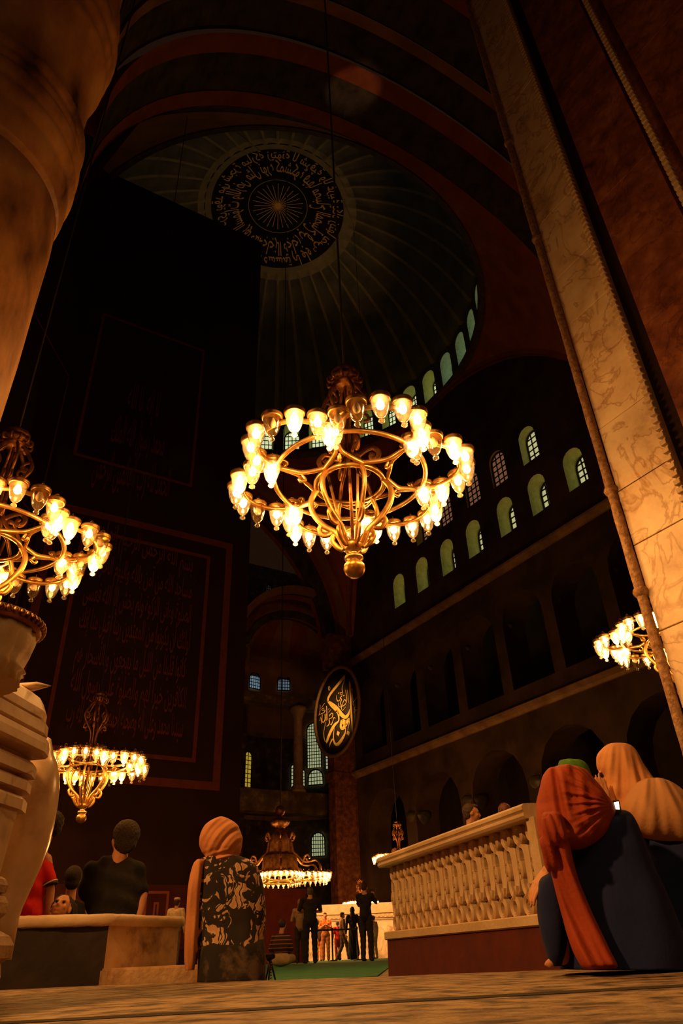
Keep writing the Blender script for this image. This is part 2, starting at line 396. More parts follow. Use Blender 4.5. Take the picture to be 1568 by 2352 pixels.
soffit('trim_3', DC, 15.5, 'y', YN, [(-.8, 0, 0), (-1.9, 1, .04), (-.9, 0, 0), (-1.6, 1, .25), (-.5, 2, .2), (-2.2, 1, .3), (-.6, 0, .3), (-3.2, 3, .4), (-4, 1, .5)], arch_m, 'near great arch with red and dark painted bands')
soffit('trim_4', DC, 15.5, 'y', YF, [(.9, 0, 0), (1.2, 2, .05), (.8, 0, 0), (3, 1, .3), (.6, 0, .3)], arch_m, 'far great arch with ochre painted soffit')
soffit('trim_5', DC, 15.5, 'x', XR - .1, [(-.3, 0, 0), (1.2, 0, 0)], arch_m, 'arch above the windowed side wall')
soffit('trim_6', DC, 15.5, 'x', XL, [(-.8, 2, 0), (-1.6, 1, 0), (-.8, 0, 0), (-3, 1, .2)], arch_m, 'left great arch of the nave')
# pendentives
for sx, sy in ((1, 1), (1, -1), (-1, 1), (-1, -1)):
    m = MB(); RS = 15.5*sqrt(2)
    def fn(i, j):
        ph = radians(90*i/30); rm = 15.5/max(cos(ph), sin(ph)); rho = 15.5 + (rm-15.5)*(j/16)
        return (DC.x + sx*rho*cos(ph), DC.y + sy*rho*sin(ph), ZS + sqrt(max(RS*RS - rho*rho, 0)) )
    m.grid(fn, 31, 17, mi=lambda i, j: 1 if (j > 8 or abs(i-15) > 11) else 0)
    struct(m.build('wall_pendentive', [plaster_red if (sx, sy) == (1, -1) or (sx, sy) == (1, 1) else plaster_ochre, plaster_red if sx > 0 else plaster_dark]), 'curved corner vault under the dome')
# dome
ZD = 39.6; ZW = 44.2; rho = (15.2**2 + 11.**2)/(2*11.)
def dome_z(r): return ZW + 11. - rho + sqrt(max(rho*rho - min(r, 15.2)**2, 0))
m = MB()
def fn(i, j):
    a = 2*pi*i/240; t = j/26; r = 15.9 - (15.9)*t + .01; k = i % 6
    rib = (.22 if k in (0, 1) else 0.) * min(1, (r-5.)/3) if r > 5 else 0
    rr = r; return (DC.x + rr*cos(a), DC.y + rr*sin(a), dome_z(r) - rib)
m.grid(fn, 240, 27, closed_u=True, mi=lambda i, j: (1 if i % 6 in (0,) and j < 17 else 0) if j < 15 or j > 16 else 1)
struct(m.build('ceiling', [dome_skin, dome_rib]), 'ribbed main dome')
m = MB(); m.lathe([(15.5, ZD-.2), (15.2, ZD), (15.0, ZD+.25), (15.3, ZD+.5), (15.9, ZD+.6)], 80, (DC.x, DC.y, 0), cap=False)
struct(m.build('trim_7', mat('dome_cornice_stone', (.10, .06, .035), (.2, .12, .07), 2., .8)), 'cornice ring at the foot of the dome')
bay = 2*pi*15.75/40
pn = panel([(-bay/2, ZD+.4), (bay/2, ZD+.4), (bay/2*.985, ZW+.15), (-bay/2*.985, ZW+.15)], [arch_pts(1.5, ZD+.9, ZD+4.1, 8)], 1.7, 'wall_drum', [dome_skin, reveal_m], (ZD+.7, ZD+4.3))
proto = pn.data; first = True
jamb = {}
for k in range(40):
    a = 2*pi*(k+.5)/40; o = pn if k == 0 else pn.copy()
    if k: COL.objects.link(o)
    nr = V(cos(a), sin(a), 0); frame_to(o, nr.cross(V(0,0,1)), nr, V(0,0,1), V(DC.x, DC.y, 0) + nr*15.55)
    struct(o, 'one bay of the window ring under the dome')
    p = V(DC.x, DC.y, 0) + nr*16.9; p.z = ZD + .9
    vis = -40 < math.degrees(a) < 130 or math.degrees(a) > 320
    arch_window('window_3', p, -nr, 1.48, 3.15, 4, 6, (pane_blue if math.degrees(a) > 75 else pane_bluegreen) if vis else pane_dark, .07)
# painted writing ring and sun at the crown of the dome
NUR = 'الله نور السموات والأرض مثل نوره كمشكوة فيها مصباح المصباح في زجاجة الزجاجة كأنها كوكب دري يوقد من شجرة مباركة زيتونة لا شرقية ولا غربية يكاد زيتها يضيء ولو لم تمسسه نار نور على نور بسم الله الرحمن الرحيم'
def on_dome(r, a, e=.12): return (DC.x + r*cos(a), DC.y + r*sin(a), dome_z(r) - e)
m = MB()
def fn(i, j):
    a = 2*pi*i/96; r = 5.95 - j*.42; return on_dome(r, a, .06)
m.grid(fn, 96, 15, closed_u=True); md = m.build('painted_roundel', mat('black_painted_roundel', (.012, .011, .010), (.022, .02, .016), 3, .9, spec=.1))
tag(md, 'dark round painted medallion with golden ring of Arabic calligraphy at the dome crown', 'painted medallion')
for r_, w_, mm in ((6.15, .5, gilt_dim), (2.55, .05, gilt_dim), (5.72, .05, gilt_dim)):
    m = MB(); m.grid(lambda i, j: on_dome(r_ - w_*j, 2*pi*i/96, .085), 96, 2, closed_u=True); m.build('painted_ring', dome_rib if w_ > .3 else mm, md, recalc=False)
st = shape_ar(NUR)
for rows, (r0, hh, seg) in enumerate(((2.85, 1.7, 0), (4.35, 1.25, .5))):
    words = st.split(' '); half = words[-13:] if rows == 0 else words[:-13][-19:]
    def bend(p, r0=r0, hh=hh): return on_dome(r0 + (p[2]+.3)*hh, -p[0]/r0*1. + pi/2, .10)
    v, fs = text_mesh(' '.join(half), 1., .006); x0 = v[:,0].min(); wd_ = v[:,0].max() - x0; kx = 2*pi*r0/wd_
    me = bpy.data.meshes.new('calligraphy'); me.from_pydata([bend(((a - x0)*kx, 0, b)) for a, b, _ in v], [], fs); me.materials.append(gilt)
    o = bpy.data.objects.new('calligraphy', me); COL.objects.link(o); o.parent = md
m = MB(); rnd = random.Random(4)
for k in range(28):
    a = 2*pi*k/28; l = 2.05 + .15*(k % 2); m.quad([on_dome(.25, a-.10, .10), on_dome(l, a-.012, .10), on_dome(l, a+.012, .10), on_dome(.25, a+.10, .10)])
m.lathe([(0, dome_z(0)-.1), (.27, dome_z(.3)-.1)], 28, (DC.x, DC.y, 0), cap=False)
m.build('painted_sun', gilt, md, recalc=False)

# far end: piers and the apse-side exedra with its windows
EC = (31.2, 59.5); ER = 8.0
m = MB()
m.grid(lambda i, j: (EC[0] + ER*cos(radians(-30+240*i/48)), EC[1] + ER*sin(radians(-30+240*i/48)), [ZL, 8, 12.1, 19.6, 24][j]), 49, 5, mi=lambda i, j: [1, 1, 1, 0][j])
m.grid(lambda i, j: (EC[0] + ER*cos(radians(-30+240*i/48))*cos(pi/2*j/12), EC[1] + ER*sin(radians(-30+240*i/48))*cos(pi/2*j/12), 24 + ER*sin(pi/2*j/12)), 49, 13, mi=lambda i, j: 0 if j < 4 or (i//4) % 2 else 2)
struct(m.build('wall_exedra', [plaster_ochre, dark_marble, plaster_red]), 'curved far wall and half dome beyond the nave')
for z in (11.6, 19.6, 24.):
    m = MB(); pth = [V(EC[0] + (ER-.05)*cos(radians(-30+240*i/48)), EC[1] + (ER-.05)*sin(radians(-30+240*i/48)), z) for i in range(49)]
    m.sweep(pth, [(0, 0), (.35, .05), (.4, .3), (0, .4)], V(0, 0, 1), smooth=False); struct(m.build('trim_8', mat('cornice_marble', (.2,.1,.05))), 'cornice around the far curved wall')
soffit('trim_9', (29.5, 0), 7., 'y', 54., [(.7, 2, 0), (.5, 1, .1), (.8, 0, 0)], arch_m, 'ochre arch in front of the far half dome', z=23.)
soffit('trim_9', (29.2, 0), 5.2, 'y', 55.6, [(.4, 1, 0), (.5, 0, .15), (.5, 1, .2)], arch_m, 'inner painted arch of the far half dome', z=22.8)
m = MB(); m.box((29.3, 49.6, ZL), (XR+2, 50.6, 21), mi=0); m.box((29.1, 49.5, ZL), (XR+1, 50.7, .5)); m.box((29.1, 49.5, 11.8), (XR+1, 50.7, 12.4)); m.box((29.05, 49.45, 21), (XR+2, 50.7, 24))
struct(m.build('wall_pier', [red_marble]), 'red-brown marble pier at the far end of the side wall')
m = MB(); m.box((42, 50, ZL), (42.4, 76, 44)); m.box((-4, 75, ZL), (42, 75.4, 44)); struct(m.build('wall_back', dark_marble), 'dark end wall')
def exwin(px, py, w, h, nx, nz, pm, nm='window_4', R=ER-.25, bar=.06):
    p = PCyl(px, py, EC, R); nr = V(EC[0]-p.x, EC[1]-p.y, 0).normalized(); return arch_window(nm, p, nr, w, h, nx, nz, pm, bar)
exwin(584, 1582, 1.35, 1.75, 5, 5, pane_blue_dim if 0 else emit('blue_grey_lit_window_pane', (.30, .47, .58), .42)); exwin(651, 1586, 1.35, 1.7, 5, 5, pane_blue_dim)
exwin(616, 1372, .7, 1.6, 3, 5, pane_dark)
exwin(722, 1764, 1.5, 4.6, 6, 14, pane_pale); exwin(725, 1803, 1.5, 1.5, 5, 4, pane_pale); exwin(757, 1766, .9, 2.4, 3, 7, pane_pale)
exwin(567, 1808, .9, 3.4, 2, 8, pane_yellow); exwin(674, 1808, .55, 2.2, 2, 6, pane_pale); exwin(695, 1806, .5, 1.6, 2, 5, pane_pale)
exwin(731, 1967, 1.35, 2.1, 6, 6, pane_pale)
c0 = P(684, 1640, 59.); 
tag(column(c0.x, c0.y, 11.2, 18.0, .42, mat('pale_gallery_column', (.2,.12,.07), (.36,.24,.15), 2, .5)), 'slender pale column with flared capital before the far lattice windows', 'column')
m = MB(); pth = [V(c0.x-7, c0.y+.3, 15.6), V(c0.x+4, c0.y+.3, 15.6)]
m.box((c0.x-6, c0.y-.2, 18.0), (c0.x+5, c0.y+.9, 18.8)); m.box((c0.x-6, c0.y-.3, 9.6), (c0.x+5, c0.y+.9, 11.2)); struct(m.build('trim_10', dark_marble), 'dark beam and ledge carried by the far column')

# calligraphy roundel on the far pier
def MP(cx, cy): return PX(715 + cx/10.45, 1520 + cy/10.45, 28.62)
pc = PX(776, 1633, 28.9)
root = empty('calligraphy_roundel', V(28.95, pc.y, pc.z), 0, 'huge round black panel with gold Arabic calligraphy hung on the far pier', 'calligraphy panel')
RM = 3.45
m = MB(); m.lathe([(0, 0), (RM, 0), (RM, .18), (0, .18)], 64); o = m.build('board', mat('dark_green_black_board', (.022, .012, .008), (.035, .02, .012), 2, .6), root)
o.rotation_euler = (0, -pi/2, 0)
m = MB(); m.lathe([(RM-.1, .1), (RM+.12, .1), (RM+.15, .3), (RM-.02, .34), (RM-.12, .26)], 64, cap=False); m.lathe([(RM-.1, .1), (RM-.12, .26)], 64, cap=False)
o = m.build('frame', mat('aged_gilt_frame', (.30, .14, .05), (.45, .24, .09), 5, .5), root); o.rotation_euler = (0, -pi/2, 0)
strokes = [
 [(915,460,8),(920,560,48),(940,760,50),(950,1000,46),(965,1300,45),(985,1600,36),(985,1790,5)],
 [(800,320,12),(770,370,50),(730,430,60),(600,590,55),(470,750,52),(405,870,45),(392,960,40)],
 [(795,330,22),(792,420,25),(755,550,16),(735,640,16),(752,740,18)],
 [(385,940,30),(480,1020,100),(600,1130,120),(690,1230,100),(770,1310,90),(830,1325,80),(890,1250,50),(915,1140,8)],
 [(600,1170,60),(640,1240,50),(655,1320,34),(650,1420,30),(560,1510,62),(480,1640,62),(420,1770,58),(375,1900,50),(362,1960,10)],
 [(335,1440,8),(325,1530,8),(298,1680,10),(305,1830,16),(335,1920,12)],
 [(735,1395,40),(770,1420,90),(800,1480,100),(850,1450,80),(900,1370,40),(910,1450,22),(885,1560,10),(872,1640,10)],
 [(735,1395,60),(715,1470,50),(705,1560,50),(745,1610,60),(800,1540,80),(850,1470,60)],
 [(820,1540,16),(815,1680,26),(765,1800,52),(690,1920,72),(620,1985,76),(560,1955,50),(530,1850,26),(535,1700,15),(552,1570,8)],
 [(505,1850,30),(450,1960,28),(425,2060,8)],
 [(1085,1085,10),(1035,1100,14),(1040,1150,15),(1092,1150,14),(1030,1200,12),(1035,1245,5)],
 [(1098,840,6),(1050,910,14),(995,980,14)],[(1000,1050,8),(990,880,10),(975,640,8),(960,690,14)],
 [(415,580,16),(445,620,12),(430,690,12),(405,640,12),(420,580,10)],
 [(820,670,16),(838,800,16),(848,900,15),(838,980,12)],[(862,670,14),(878,820,16),(888,985,10)],
 [(838,980,12),(790,1040,18),(735,1060,12),(765,960,14),(800,905,18),(825,950,14)],[(735,1060,12),(720,1100,14),(745,1170,10),(820,1080,8)],
 [(735,820,16),(690,870,18),(725,900,18),(700,980,18),(715,1080,18),(650,1060,14),(645,980,10)],
 [(610,795,6),(605,880,16),(635,945,20),(690,905,16)],[(700,740,14),(735,745,14),(735,790,12),(705,790,12),(702,745,10)],[(640,765,22),(660,745,22)],[(680,745,22),(690,735,8)],[(760,825,20),(775,800,20)],[(790,795,22),(797,810,10)],
 [(575,1360,16),(540,1340,16),(515,1420,14),(475,1510,20),(455,1490,8)],
 [(430,1310,14),(480,1235,16),(515,1255,18),(490,1340,16),(425,1375,16),(440,1450,18),(400,1530,20),(362,1550,8)],
 [(362,1060,18),(370,1200,20),(376,1400,16)],[(322,1250,12),(325,1380,16),(290,1450,20),(255,1420,14),(262,1260,10)],[(350,1240,10),(352,1420,10)],[(238,1490,8),(235,1350,12)],[(200,1420,8),(220,1320,10)],
 [(305,1110,12),(262,1120,14),(255,1165,12),(325,1160,14),(300,1220,14),(240,1245,12),(172,1285,8)],[(325,990,5),(275,1050,10),(245,1110,6)],[(210,1030,8),(205,1200,12),(180,1260,8)],[(430,1120,10),(400,1150,8)],[(460,1150,8),(410,1220,8)],[(430,1265,20),(440,1280,10)]]
def ribbon(pts, n=7):
    ps = [V(*p) for p in pts]; out = []
    for i in range(len(ps)-1):
        p0, p1, p2, p3 = ps[max(i-1, 0)], ps[i], ps[i+1], ps[min(i+2, len(ps)-1)]
        for k in range(n):
            t = k/n; out.append(.5*((2*p1) + (p2-p0)*t + (2*p0-5*p1+4*p2-p3)*t*t + (3*p1-p0-3*p2+p3)*t**3))
    out.append(ps[-1]); return out
m = MB()
for s_ in strokes:
    q = ribbon(s_); L_, R_ = [], []
    for i, p in enumerate(q):
        t = q[min(i+1, len(q)-1)] - q[max(i-1, 0)]; t = V(t.x, t.y).normalized() if (t.x or t.y) else V(1, 0)
        # pen widths are measured across the letter in the panel's own plane
        w = max(p.z, 3)*.5; L_.append((p.x - t.y*w, p.y + t.x*w)); R_.append((p.x + t.y*w, p.y - t.x*w))
    A = [MP(*a) for a in L_]; B = [MP(*b) for b in R_]
    for i in range(len(q)-1): m.quad([A[i], B[i], B[i+1], A[i+1]])
for dm in ([(625,1655),(682,1700),(650,1790),(603,1740)], [(865,1648),(925,1690),(900,1778),(838,1725)]): m.poly([MP(*a) for a in dm])
for v in m.bm.verts: v.co -= root.location
m.build('calligraphy', gilt, root, recalc=False)
sl_ = bpy.data.lights.new('panel_spotlight', 'SPOT'); sl_.energy = 14000; sl_.color = (1, .62, .25); sl_.spot_size = radians(24); sl_.spot_blend = 1.; sl_.shadow_soft_size = .1
so = bpy.data.objects.new('panel_spotlight', sl_); COL.objects.link(so); so.location = (19, 40, 12.5); so.rotation_euler = (V(28.9, pc.y+.2, pc.z-.2) - so.location).to_track_quat('-Z', 'Y').to_euler()
# ------------------------------------------------------------------ near pier on the right with its marble strip
XP = 7.5
def pp(px, py): q = PX(px, py, XP); return q.y, q.z
YL = 4.82; YR = 3.98
m = MB(); m.box((XP+.16, -4.5, ZL), (XP+3, YL-.05, 26))
pier = struct(m.build('wall_pier', red_marble), 'near pier clad with red and cream marble')
m = MB()
zs = [ZL, 1.15, 2.35, 3.3, 4.5, 5.35, 6.45, 7.6, 8.6, 9.7, 11.2, 12.8, 15., 17.4, 20, 23, 26]
rnd = random.Random(7)
for a, b in zip(zs[:-1], zs[1:]): m.box((XP, YR, a+.008), (XP+.14, YL, b-.006), .008)
struct(m.build('trim_11', marble), 'tall strip of cream marble slabs on the near pier')
m = MB()      # edge moulding
m.tube([V(XP-.03, YL+.07, z) for z in np.arange(ZL, 26, .25)], .06, 8, scale=[1 + .18*rnd.random() for _ in np.arange(ZL, 26, .25)])
for z in (3.85, 5.4, 10.9, 14.): m.sphere(V(XP-.03, YL+.07, z), (.10, .10, .09), 10)
struct(m.build('trim_12', mat('worn_edge_moulding', (.22, .11, .05), (.52, .32, .17), 14, .7, bump=.8)), 'worn rounded moulding on the outer edge of the pier')
m = MB()      # toothed border, then dark recess, red slabs, second border
def dentils(m, y, d):
    for k in range(int(26/.125)):
        z = ZL + k*.125; m.box((XP-.055, y-.045*d, z), (XP+.05, y+.05*d, z+.072), .010)
dentils(m, YR-.02, -1); m.box((XP+.01, YR-.045, ZL), (XP+.14, YR, 26))
struct(m.build('trim_13', marble_soft), 'toothed marble border beside the cream marble strip')
m = MB(); m.box((XP+.14, YR-.36, ZL), (XP+.155, YR-.04, 26)); struct(m.build('trim_14', mat('recess_shade', (.03, .012, .008), rough=.9)), 'recess between the borders, shaded by its dark colour')  # shade of the gap painted as a near-black strip
m = MB()
for a, b in zip([ZL, 2.6, 5.2, 7.55, 10.4, 13.6, 17, 21], [2.6, 5.2, 7.55, 10.4, 13.6, 17, 21, 26]): m.box((XP+.03, 2.62, a+.006), (XP+.15, YR-.30, b-.006), .006)
struct(m.build('trim_15', red_marble), 'red-brown marble slabs on the near pier')
y2 = PX(1568, 400, XP).y
m = MB(); dentils(m, 2.5, -1); struct(m.build('trim_16', marble_soft), 'second toothed marble border further along the pier')
m = MB()
for a, b in zip([ZL, 3, 6, 9, 12.5, 16, 20], [3, 6, 9, 12.5, 16, 20, 26]): m.box((XP+.02, -4.5, a+.006), (XP+.15, 2.28, b-.006), .006)
struct(m.build('trim_15', red_marble), 'red-brown marble slabs on the near pier')

# ------------------------------------------------------------------ left column, silhouette read against its axis
AX = V(-.955, 5.42, 0); DA = hypot(AX.x, AX.y); AZ = atan2(AX.x, AX.y)
def sil(px, py):
    d = ray(px, py); a = atan2(d.x, d.y) - AZ; r = DA*sin(a); L_ = DA*cos(a); return (r, ZC + L_*d.z/hypot(d.x, d.y))
prof = [(1.0, ZL), (1.0, .25), (1.12, .3), (1.12, .5), (.98, .6), (.975, 3)]
for p in ((0, 970), (40, 845), (80, 705), (112, 600), (124, 548)): r, z = sil(*p); prof.append((r, z))
z0 = prof[-1][1]
prof += [(prof[-1][0]-.07, z0+.03), (prof[-1][0]-.07, z0+.10)]
_c = [sil(*p) for p in ((131, 536), (152, 492), (168, 462), (177, 425), (178, 398))]; _z = max(_c[0][1], prof[-1][1]+.02)
for k in range(41):
    t = k/40*4; i = min(int(t), 3); u = t - i; r = _c[i][0]*(1-u) + _c[i+1][0]*u; z = _c[i][1]*(1-u) + _c[i+1][1]*u
    prof.append((r - .012 + .02*abs(sin(k/40*pi*3.5)), max(z, prof[-1][1]+.004)))
zz = prof[-1][1]; rr = prof[-1][0]
prof += [(rr-.03, zz+.06), (rr-.02, zz+.12), (rr+.02, zz+.2), (rr-.04, zz+.28), (rr-.07, zz+.32)]
for p in ((192, 300), (205, 262)): r, z = sil(*p); prof.append((r, max(z, prof[-1][1]+.1)))
zz = prof[-1][1]; rr = prof[-1][0]
prof += [(rr+.03, zz+.3)] + [(rr+.04 + .09*k/12 + .03*abs(sin(k*pi/4)), zz+.4+k*.075) for k in range(13)] + [(rr+.06, zz+1.5), (rr+.1, zz+1.8), (rr+.02, zz+2.4), (rr, zz+3), (rr+.1, zz+8)]
m = MB(); m.lathe(prof, 72, (AX.x, AX.y, 0))
struct(m.build('wall_column', mat('brown_veined_column_stone', (.055, .018, .008), (.62, .36, .15), 1.1, .5, bump=.35, bscale=8, c3=(.40, .19, .07), lo=.34, hi=.64, detail=9, stretch=(1, 1, .45))), 'massive near column with ringed collar')

# ------------------------------------------------------------------ scaffold tower wrapped in printed black cloth
YB = 28.
def b(px, py): q = PY(px, py, YB); return V(q.x, q.y - .06, q.z)
root = empty('scaffold_tower', V(7., YB, ZL), 0, 'huge black cloth-covered scaffold tower printed with faint red Arabic lines and frames', 'scaffold')
def kid(mb, name, mt):
    for v in mb.bm.verts: v.co -= root.location
    return mb.build(name, mt, root)
xr = PY(560, 1600, YB).x; ztop = PY(575, 545, YB).z
m = MB(); m.box((2.4, YB, ZL), (xr, YB+9, ztop)); kid(m, 'cover_cloth', cloth_black)
m = MB(); q0 = V(2.4, YB, 0); q1 = V(-2.6, YB-7.5, 0)
m.quad([V(q0.x, q0.y, ZL), V(q1.x, q1.y, ZL), V(q1.x, q1.y, ztop), V(q0.x, q0.y, ztop)])
m.quad([V(q0.x, q0.y+.3, ZL), V(q1.x, q1.y+.3, ZL), V(q1.x, q1.y+.3, ztop), V(q0.x, q0.y+.3, ztop)])
m.quad([V(q1.x, q1.y, ZL), V(q1.x, q1.y+.3, ZL), V(q1.x, q1.y+.3, ztop), V(q1.x, q1.y, ztop)]); kid(m, 'side_cover', cloth_black)
def bar(m, a, c, w):
    a, c = V(*a), V(*c); d = (c-a).normalized(); n = V(-d.z, 0, d.x)*w/2
    if abs(d.y) > .1: n = V(0, 0, w/2) if abs(d.z) < .7 else V(d.y, 0, 0).normalized()*w/2
    m.quad([a-n, c-n, c+n, a+n])
def frame_(x0, x1, z0, z1, w, nm='printed_frame'):
    m = MB(); y = YB - .05
    m.box((x0, y, z0), (x1, y+.03, z0+w)); m.box((x0, y, z1-w), (x1, y+.03, z1)); m.box((x0, y, z0+w), (x0+w, y+.03, z1-w)); m.box((x1-w, y, z0+w), (x1, y+.03, z1-w)); return kid(m, nm, print_red)
q = b(503, 1817); q2 = b(530, 1250); frame_(2.75, q.x, q.z, q2.z, .32)
q = b(448, 1752); q2 = b(478, 1278); frame_(4.1, q.x, q.z, q2.z, .16)
q = b(440, 1120); q2 = b(468, 805); frame_(3.1, q.x, q.z, q2.z, .14)
LN = ['بسم الله الرحمن الرحيم إنما يعمر', 'مساجد الله من آمن بالله واليوم الآخر وأقام', 'الصلوة وءاتى الزكوة ولم يخش إلا الله فعسى', 'أولئك أن يكونوا من المهتدين ربنا تقبل منا إنك', 'كانوا قليلا من الليل ما يهجعون وبالأسحار هم', 'الكافرين خيرا لهم والصلوة على رسول الله', 'سيدنا محمد وعلى آله وصحبه أجمعين والحمد لله رب']
lpx = [(200, 1215, 440, 1312), (195, 1300, 438, 1372), (190, 1372, 436, 1428), (180, 1435, 434, 1490), (170, 1515, 424, 1552), (160, 1580, 425, 1622), (150, 1650, 418, 1688)]
for t, (x0, y0, x1, y1) in zip(LN, lpx):
    a = b(x0, y0); c = b(x1, y1); wd_ = c.x - a.x
    o = letters('printed_line', shape_ar(t), print_red, root, width=wd_, bold=.006, size=1., stretch_z=1.25, fn=lambda p, a=a, c=c, wd_=wd_: (a.x + p[0] - root.location.x, -.07, (a.z + (c.z-a.z)*p[0]/wd_) + p[2]*1.0 - .1 - root.location.z))
tri = ['لا إله إلا الله', 'محمد رسول الله الملك', 'الحمد لله رب العالمين الرحمن']
for k, t in enumerate(tri):
    z = 19.0 + 2.3*(2-k); w = 1.6 + k*1.0; letters('printed_emblem', shape_ar(t), print_red, root, width=w, bold=.005, stretch_z=2.4, fn=lambda p, w=w, z=z: (5.9 - w/2 + p[0] - root.location.x, -.07, z + p[2] - root.location.z))
# lines on the angled side cover
d = (q1-q0).normalized(); nn = V(-d.y, d.x, 0); nn = nn if nn.y < 0 else -nn
m = MB()
def sl(t0, z0, t1, z1, w):
    a = q0 + d*t0 + nn*.05; c = q0 + d*t1 + nn*.05; dz = V(t1-t0, 0, z1-z0).normalized(); pr = V(-dz.z, 0, dz.x)*w/2
    m.quad([a + d*(-pr.x) + V(0,0,z0-pr.z), c + d*(-pr.x) + V(0,0,z1-pr.z), c + d*pr.x + V(0,0,z1+pr.z), a + d*pr.x + V(0,0,z0+pr.z)])
for t, z0, z1 in ((.5, 4, 24.), (1.1, 6, 16)): sl(t, z0, t, z1, .14)
sl(.5, 24, 5, 24, .12); sl(1.1, 16, 5, 16, .1); kid(m, 'printed_frame', print_red)
# red printed band and notices at the foot
m = MB(); a = b(330, 2032); m.box((3.4, YB-.03, .5), (xr-.05, YB, a.z)); kid(m, 'foot_band', mat('dark_red_printed_band', (.085, .016, .012), (.12, .025, .018), 2, .9))
a = b(326, 2112); c = b(388, 2047)
m = MB(); w = .09; y = YB-.06
for bb in (((a.x, y, a.z-.5), (a.x+w, y+.02, c.z-w)), ((c.x-w, y, a.z-.5), (c.x, y+.02, c.z-w)), ((a.x, y, c.z-w), (c.x, y+.02, c.z)), ((a.x+.35, y, a.z-.5), (a.x+.42, y+.02, c.z-.42)), ((c.x-.42, y, a.z-.5), (c.x-.35, y+.02, c.z-.42)), ((a.x+.35, y, c.z-.42), (c.x-.35, y+.02, c.z-.35))): m.box(*bb)
kid(m, 'notice_border', mat('pale_red_print', (.42, .12, .09), rough=.9))
NT = ['بسم الله', 'الرحمن الرحيم', 'رب العالمين', 'مالك يوم الدين', 'إياك نعبد']
for k, t in enumerate(NT):
    z = c.z - .95 - .36*k; letters('notice_line', shape_ar(t), MATS['pale_red_print'], root, width=(c.x-a.x)-1.1, stretch_z=.42, fn=lambda p, z=z: (a.x + .55 + p[0] - 7., -.06, z + p[2] - ZL))

# ------------------------------------------------------------------ marble urn with its moulded front
E0 = P(117, 1673, 3.5); ud = V(sin(YAW + radians(6.5)), cos(YAW + radians(6.5)), 0); un = V(ud.y, -ud.x, 0)
BASE = V(E0.x, E0.y, 0) - ud*.9 - un*.45
root = empty('marble_urn', BASE, 0, 'huge glossy cream marble urn with moulded front standing at the far left', 'urn')
def ez(py): # height over the end point for a pixel row along the leaning vertical
    t = (py - 1673)/ (1860.-1673); x = 117 - 17*t if py > 1673 else 117 + 0*t
    return P(x, py, 3.5).z
def kid(mb, name, mt, **k):
    for v in mb.bm.verts: v.co -= root.location
    return mb.build(name, mt, root, **k)
# profile (n, z) extruded along the face
zA, zB, zC_, zD_ = ez(1600), ez(1668), ez(1706), ez(1742)
z1, z2, z3, z4, z5, z6 = ez(1763), ez(1790), ez(1800), ez(1825), ez(1838), ez(1868)
pf = [(-.42, zA+.08), (-.30, zA+.07), (-.10, zA+.02), (-.03, zA-.03), (.0, zA-.09), (.0, zB+.012), (-.012, zB+.004), (.018, zB-.008), (.02, zC_+.02), (.0, zC_+.008), (.035, zC_-.004), (.042, zC_-.03), (.042, zD_+.005), (.03, zD_-.004),
      (-.05, zD_-.006), (-.05, z1+.03), (-.02, z1+.01), (-.005, z1), (.0, z1-.01), (.0, z2), (-.05, z2-.004), (-.05, z3+.004), (-.02, z3), (-.01, z3-.01), (-.01, z4), (-.06, z4-.004), (-.055, z5+.006), (-.025, z5), (-.015, z5-.012), (-.015, z6), (-.11, z6-.002), (-.42, z6-.002)]
m = MB(); nseg = 18
def fn(i, j):
    n_, z_ = pf[j]; t = -1.6*(1 - i/nseg); sh = 0
    if i == nseg: n_, t = min(n_, n_ - .03) , .0
    return V(E0.x, E0.y, 0) + ud*t + un*n_ + V(0, 0, z_)
g = m.grid(fn, nseg+1, len(pf)); m.bm.faces.new(g[-1]); m.bm.faces.new(g[0][::-1])
for f in m.bm.faces: f.smooth = False
kid(m, 'moulded_front', marble)
# flat panel under the mouldings and recessed edge
m = MB(); zb = ZC - .0; w0 = P(50, 2078, 3.4).z
def prism(m, t0t, t1t, t0b, t1b, n0, n1, zt, zb):
    A = V(E0.x, E0.y, 0)
    c = [A+ud*t0b+un*n0+V(0,0,zb), A+ud*t1b+un*n0+V(0,0,zb), A+ud*t1b+un*n1+V(0,0,zb), A+ud*t0b+un*n1+V(0,0,zb), A+ud*t0t+un*n0+V(0,0,zt), A+ud*t1t+un*n0+V(0,0,zt), A+ud*t1t+un*n1+V(0,0,zt), A+ud*t0t+un*n1+V(0,0,zt)]
    for q in ((0,1,2,3),(4,7,6,5),(0,4,5,1),(1,5,6,2),(2,6,7,3),(3,7,4,0)): m.quad([c[i] for i in q])
zp = P(35, 2012, 3.3).z
prism(m, -1.6, -.09, -1.6, -.13, -.45, -.03, z6, zp); prism(m, -1.6, -.02, -1.6, -.07, -.45, -.075, z6, zp)
kid(m, 'front_panel', marble)
# belly
cB = V(E0.x, E0.y, 0) + ud*.42 - un*.33
DB = hypot(cB.x, cB.y); AB = atan2(cB.x, cB.y)
def silb(px, py): d = ray(px, py); a = atan2(d.x, d.y) - AB; L_ = DB*cos(a); return (max(DB*sin(a), .03), ZC + L_*d.z/hypot(d.x, d.y))
pr = [silb(*p) for p in ((44, 2110), (52, 2085), (75, 2035), (95, 1990), (112, 1945), (124, 1900), (133, 1850), (137, 1810), (136, 1780), (131, 1755), (124, 1735), (118, 1700))]
m = MB(); m.lathe([(pr[0][0], ZL+.2)] + pr, 64, (cB.x, cB.y, 0)); kid(m, 'belly', mat('polished_cream_marble', (.46, .30, .17), (.84, .66, .45), 2.2, .22, c3=(.70, .52, .33), bump=.05))
